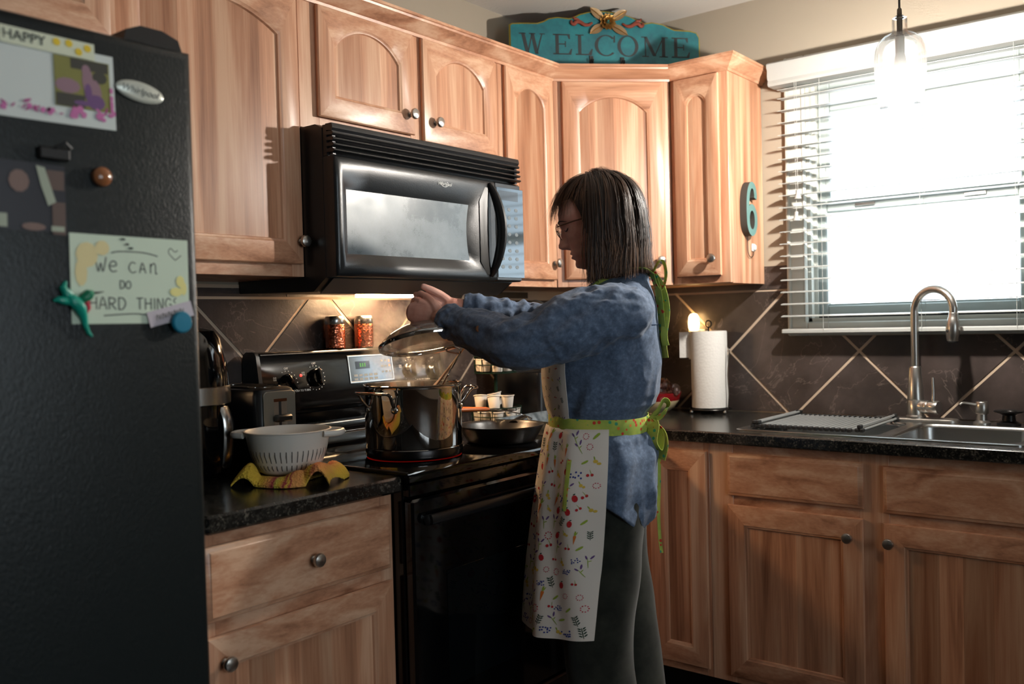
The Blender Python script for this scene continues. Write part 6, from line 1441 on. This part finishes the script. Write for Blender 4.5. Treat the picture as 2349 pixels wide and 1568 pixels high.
ribbon('neck_tie_tail', [nb, nb - BF * .024 - UZ * .04, nb - BF * .034 - UZ * .10, nb - BF * .026 + BL * .012 - UZ * .16, nb - BF * .030 + BL * .012 - UZ * .19], .020, (BL * .5 - BF * .8), apron)
# printed motifs: thin colour films lying on the cloth
PC = [L(186, 34, 40), L(50, 64, 140), L(38, 62, 44), L(150, 172, 60), L(206, 110, 40), L(214, 180, 70), L(104, 74, 130), L(206, 90, 110)]
PM = [mat('print_' + n, c, .9) for n, c in zip(('red', 'blue', 'dark_green', 'leaf_green', 'orange', 'yellow', 'violet', 'rose'), PC)]
def motif(kind, R):
    o = []
    if kind == 0: o = [(blob(0, 0, .0062, .0078, 9), 0), (blob(.002, .009, .003, .0015, 5), 2)]
    elif kind == 1: o = [(blob(x * .0042 + R.uniform(-.001, .001), y * .0042 + R.uniform(-.001, .001), .0017, .0017, 7), 1) for x in range(-2, 3) for y in range(-1, 2) if R.random() < .6]
    elif kind == 2: o = [([(0, -.016), (.0032, .002), (.0026, .005), (-.0026, .005), (-.0032, .002)], 4), (blob(0, .010, .0022, .006, 6), 3), (blob(.003, .010, .001, .005, 5, -.4), 3)]
    elif kind == 3: o = [(blob(.0, 0, .0007, .012, 6), 2)] + [(blob(sx * .0035, y, .0032, .0012, 6, sx * .6), 2) for y in (-.005, 0, .005, .009) for sx in (-1, 1)]
    elif kind == 4: o = [(blob(0, -.004, .0007, .011, 6, .3), 3), (blob(.004, .008, .0018, .005, 6, -.5), 6), (blob(-.005, .006, .0016, .0045, 6, .6), 6), (blob(.002, 0, .0035, .0009, 6, .5), 3)]
    elif kind == 5: o = [(blob(-.003, 0, .0028, .0028, 8), 0), (blob(.004, .0015, .0026, .0026, 8), 0), (blob(.001, .006, .0005, .006, 5, .5), 3)]
    elif kind == 6: o = [(blob(cos(a) * .006, sin(a) * .006, .0013, .0013, 6), 7 if k % 3 else 0) for k, a in enumerate(2 * pi * q / 9 for q in range(9))]
    elif kind == 7: o = [(blob(0, 0, .0075, .0022, 8, .5), 3), (blob(.001, .002, .006, .001, 6, .5), 3)]
    elif kind == 8: o = [(blob(.0, .0, .0038, .0034, 8), 5), (blob(.005, -.004, .003, .0026, 8), 5), (blob(-.002, .006, .0012, .004, 5, .3), 3)]
    return o
def stamp(fn, nu_len, nv_len, spacing, seed, name, parent, small=1.0, kinds=(0, 1, 2, 3, 4, 5, 6, 7, 8), flip=1):
    R = random.Random(seed); mb = MB(); nx, ny = int(nu_len / spacing), int(nv_len / spacing)
    for i in range(nx):
        for j in range(ny):
            u = (i + .5 + (.25 if j % 2 else -.25) + R.uniform(-.18, .18)) / nx; v = (j + .5 + R.uniform(-.18, .18)) / ny
            if not (.03 < u < .97 and .02 < v < .98): continue
            rot = R.uniform(-.5, .5); k = R.choice(kinds); sc_ = R.uniform(.8, 1.15) * small
            for P, c in motif(k, R):
                pts = []
                for x, y in P:
                    x, y = (x * cos(rot) - y * sin(rot)) * sc_, (x * sin(rot) + y * cos(rot)) * sc_
                    pts.append(fn(min(max(u + x / nu_len, .002), .998), min(max(v - flip * y / nv_len, .002), .998), .0007))
                mb.poly(pts, c)
    o = obj(name, mb, PM, parent, smooth=False); o['kind'] = 'stuff'; return o
stamp(skf, .66, .56, .0325, 11, 'printed_motifs', apron, 1.4)
stamp(bibf, .36, .245, .026, 12, 'printed_motifs', apron, .8, (3, 3, 4, 8, 5, 7), -1)
# lime pocket binding
def pockf(u, v, o): return skf(.845 + .020 * u, .14 + .24 * v, .0022 + o)
obj('pocket_binding', sheetmesh(pockf, 4, 14, .001), M['lime'], apron, ang=80)

# ---- hair
HR = random.Random(5)
def push(p, off):
    """keep a point outside the skull (ellipsoid) and the shoulders"""
    d = p - HC; x, y, z = d.dot(HX), d.dot(HY), d.dot(HZ)
    a, b, c = .103 + off, .0835 + off, .108 + off
    if z > -.06:
        q = sqrt((x / a) ** 2 + (y / b) ** 2 + (z / c) ** 2)
        if 0 < q < 1: p = HC + d / q
    f, l, zz_ = Bl(p)
    nk = min(1, max(.2, (1.50 - zz_) / .10)); q = sqrt(((f + .045) / ((.060 + off * .7) * nk)) ** 2 + (l / ((.060 + off * .7) * nk)) ** 2)   # neck
    if zz_ < 1.49 and q < 1 and q > .01: f, l = -.045 + (f + .045) / q, l / q; p = B(f, l, zz_)
    zs_ = 1.405 - .42 * max(0, abs(l) - .05) - .9 * max(0, abs(f + .05) - .055) ** 1.0 * .6
    if -.16 < f < .08 and zz_ < zs_ + off * .5: p = B(f, l, zs_ + off * .5)
    return p
def strand(az, start, length, off, wav, ph, nseg=16):
    """az: direction from the parting (0 = face, + = her left), start: point on the scalp"""
    d = HX * cos(az) + HY * sin(az); p = push(start, off); P = [p]; st = length / nseg; dr = d
    for i in range(nseg):
        t = i / nseg; g = .30 + .55 * t
        dr = (dr * (1 - g * .5) - UZ * g).normalized()
        q = p + dr * st; q = push(q, off); dr2 = (q - p)
        if dr2.length > 1e-6: dr = (dr * .4 + dr2.normalized() * .6).normalized()
        p = q; side = dr.cross(UZ) if abs(dr.z) < .9 else HX
        P.append(p + (HX * cos(ph) * .7 + HY * sin(ph)) * (wav * sin(t * 9 + ph) * t * t))
    return P
hair = MB()
# under-shell: sheets of hair from the parting outwards, short over the forehead
rows = []
for i in range(73):
    az = -pi + 2 * pi * i / 72; w_ = min(1, max(0, (abs(az) - 1.42) / .25)); w_ = w_ * w_ * (3 - 2 * w_)
    rows.append(strand(az + (.25 if az > 0 else -.25) * math.exp(-((abs(az) - 1.5) / .3) ** 2), Hd(-.030 + .02 * (1 - w_), .0, .106), .125 + .255 * w_, .010, .005 * w_, i * .5, 22))
hair.loft(rows, closed=False, cap0=False, cap1=False)
hmats = []
for k, c in enumerate((L(34, 22, 15), L(52, 34, 23), L(78, 52, 35), L(112, 80, 56))):
    m = mat('brown_hair_%s' % ('darkest', 'dark', 'mid', 'light')[k], c, .46, 0, .38); hmats.append(m)
def addstrand(P, w, m, m2=None):
    m2 = m if m2 is None else m2
    n = len(P); ids = []
    for i, q in enumerate(P):
        t = (P[min(i + 1, n - 1)] - P[max(i - 1, 0)]); out = (q - HC); out = (out - t * (out.dot(t) / max(t.length_squared, 1e-9))).normalized(); sd = t.normalized().cross(out) if t.length > 1e-6 else HY
        ww = w * (1 - .75 * (i / (n - 1)) ** 3) / 2; ids.append((hair._v(q - sd * ww), hair._v(q + out * ww * .5), hair._v(q + sd * ww)))
    for i in range(n - 1):
        mm_ = m if i < n * .55 else m2
        hair.face((ids[i][0], ids[i][1], ids[i + 1][1], ids[i + 1][0]), mm_); hair.face((ids[i][1], ids[i][2], ids[i + 1][2], ids[i + 1][1]), mm_)
def lock(az, st, ln_, off, wav, ph, n, spread, w=(.0011, .0024), nseg=16):
    """a lock: strands that start together, wave together and part again at the tips"""
    base = HR.choices((0, 1, 2), (4, 4, 2))[0]
    for q in range(n):
        dx, dy, dz = HR.gauss(0, spread), HR.gauss(0, spread), HR.gauss(0, spread * .4)
        P = strand(az + HR.gauss(0, .05), st + HX * dx + HY * dy, ln_ * HR.uniform(.90, 1.03), max(.008, off + HR.gauss(0, .0025)), 0, 0, nseg); N = len(P) - 1
        out = []
        for i, p in enumerate(P):
            t = i / N; e = max(0, (t - .35) / .65); sd = HX * cos(ph) + HY * sin(ph)
            out.append(p + sd * (wav * e * sin(t * 11 + ph * 2)) + UZ * (wav * .3 * e * cos(t * 9 + ph)) + (HX * dx + HY * dy) * (-.5 + 1.6 * e))
        addstrand(out, HR.uniform(*w), base, min(3, base + HR.choice((0, 1, 1, 2))))
for k in range(330):
    az = HR.uniform(radians(96), pi) * HR.choice((-1, 1)); f = HR.random()
    st = Hd(HR.uniform(-.085, -.022), math.copysign(HR.uniform(0, .05) * f, sin(az)), .092)
    ln_ = HR.uniform(.33, .39) - .09 * f * HR.random() + (.025 if abs(az) > 2.2 else 0)
    lock(az, st, ln_, HR.uniform(.012, .026), HR.uniform(.005, .020), az * 1.7 + HR.gauss(0, .4), 15, .005)
for k in range(60):                 # edge of the hair beside the cheek
    s_ = HR.choice((-1, 1)); lock(s_ * HR.uniform(1.62, 1.85), Hd(HR.uniform(-.030, -.012), s_ * HR.uniform(0, .03), .098), HR.uniform(.33, .40), HR.uniform(.012, .020), .006, HR.uniform(0, 6), 10, .004)
for k in range(70):                 # crown and fringe swept forward over the forehead
    s_ = HR.choice((-1, 1)); lock(s_ * HR.uniform(.05, 1.35), Hd(HR.uniform(-.04, .03), s_ * HR.uniform(.0, .02), .101), HR.uniform(.085, .135) + (.03 if HR.random() < .15 else 0), HR.uniform(.010, .018), .002, HR.uniform(0, 6), 10, .005, (.0010, .0020), 11)
for k in range(70):                 # stray hairs
    az = HR.uniform(-pi, pi)
    if abs(az) > 1.8: lock(az, Hd(-.04, 0, .101), HR.uniform(.30, .42), HR.uniform(.026, .036), .02, HR.uniform(0, 6), 1, .004, (.0006, .0009))
obj('hair', hair, hmats, person, ang=60)
# ---- brows, lashes, glasses
def facept(y, z, out=0.0):
    w = lerpt(HT, z)[2]; th = math.asin(min(1, (abs(y) / w) ** (2.25 / 2))); return headpt(math.copysign(th, y), z) + HX * out
for s_ in (-1, 1):
    mb = MB(); mb.tube([facept(y * s_, z, .001) for y, z in ((.012, .017), (.022, .0215), (.034, .0225), (.046, .019), (.054, .014))], [.0016, .0024, .0026, .0020, .0008], 6, flat=.6); obj('eyebrow', mb, hmats[0], person)
    mb = MB(); mb.tube([facept(y * s_, z, .0012) for y, z in ((.018, -.003), (.025, -.0065), (.033, -.0078), (.041, -.0060), (.047, -.002))], [.0008, .0013, .0016, .0015, .0006], 6, flat=.9); obj('eyelash', mb, hmats[0], person)
gm = mat('bronze_wire_frame', L(92, 62, 46), .3, .8)
def lens(y, k): return [Hd(.103 - .006 * abs(sin(t)) ** 2, y + .0265 * k * math.copysign(abs(cos(t)) ** .8, cos(t)), -.004 + .0215 * k * math.copysign(abs(sin(t)) ** .8, sin(t))) for t in (2 * pi * q / 28 for q in range(28))]
mb = MB()
for y in (-.033, .033): P = lens(y, 1); mb.tube(P + [P[0], P[1]], .0011, 6)
mb.tube(smoothpath([Hd(.104, -.008, .002), Hd(.108, 0, .005), Hd(.104, .008, .002)], 4), .0011, 6)
for s_ in (-1, 1): mb.tube(smoothpath([Hd(.098, .059 * s_, .006), Hd(.090, .070 * s_, .007), Hd(.03, .077 * s_, .006), Hd(-.015, .078 * s_, .000), Hd(-.03, .078 * s_, -.018)], 5), .0014, 6, flat=1.3)
gls = obj('glasses', mb, gm, person)
for y in (-.033, .033):
    mb = MB(); mb.poly(lens(y, .97)); obj('lens', mb, M['glass'], gls, smooth=False)
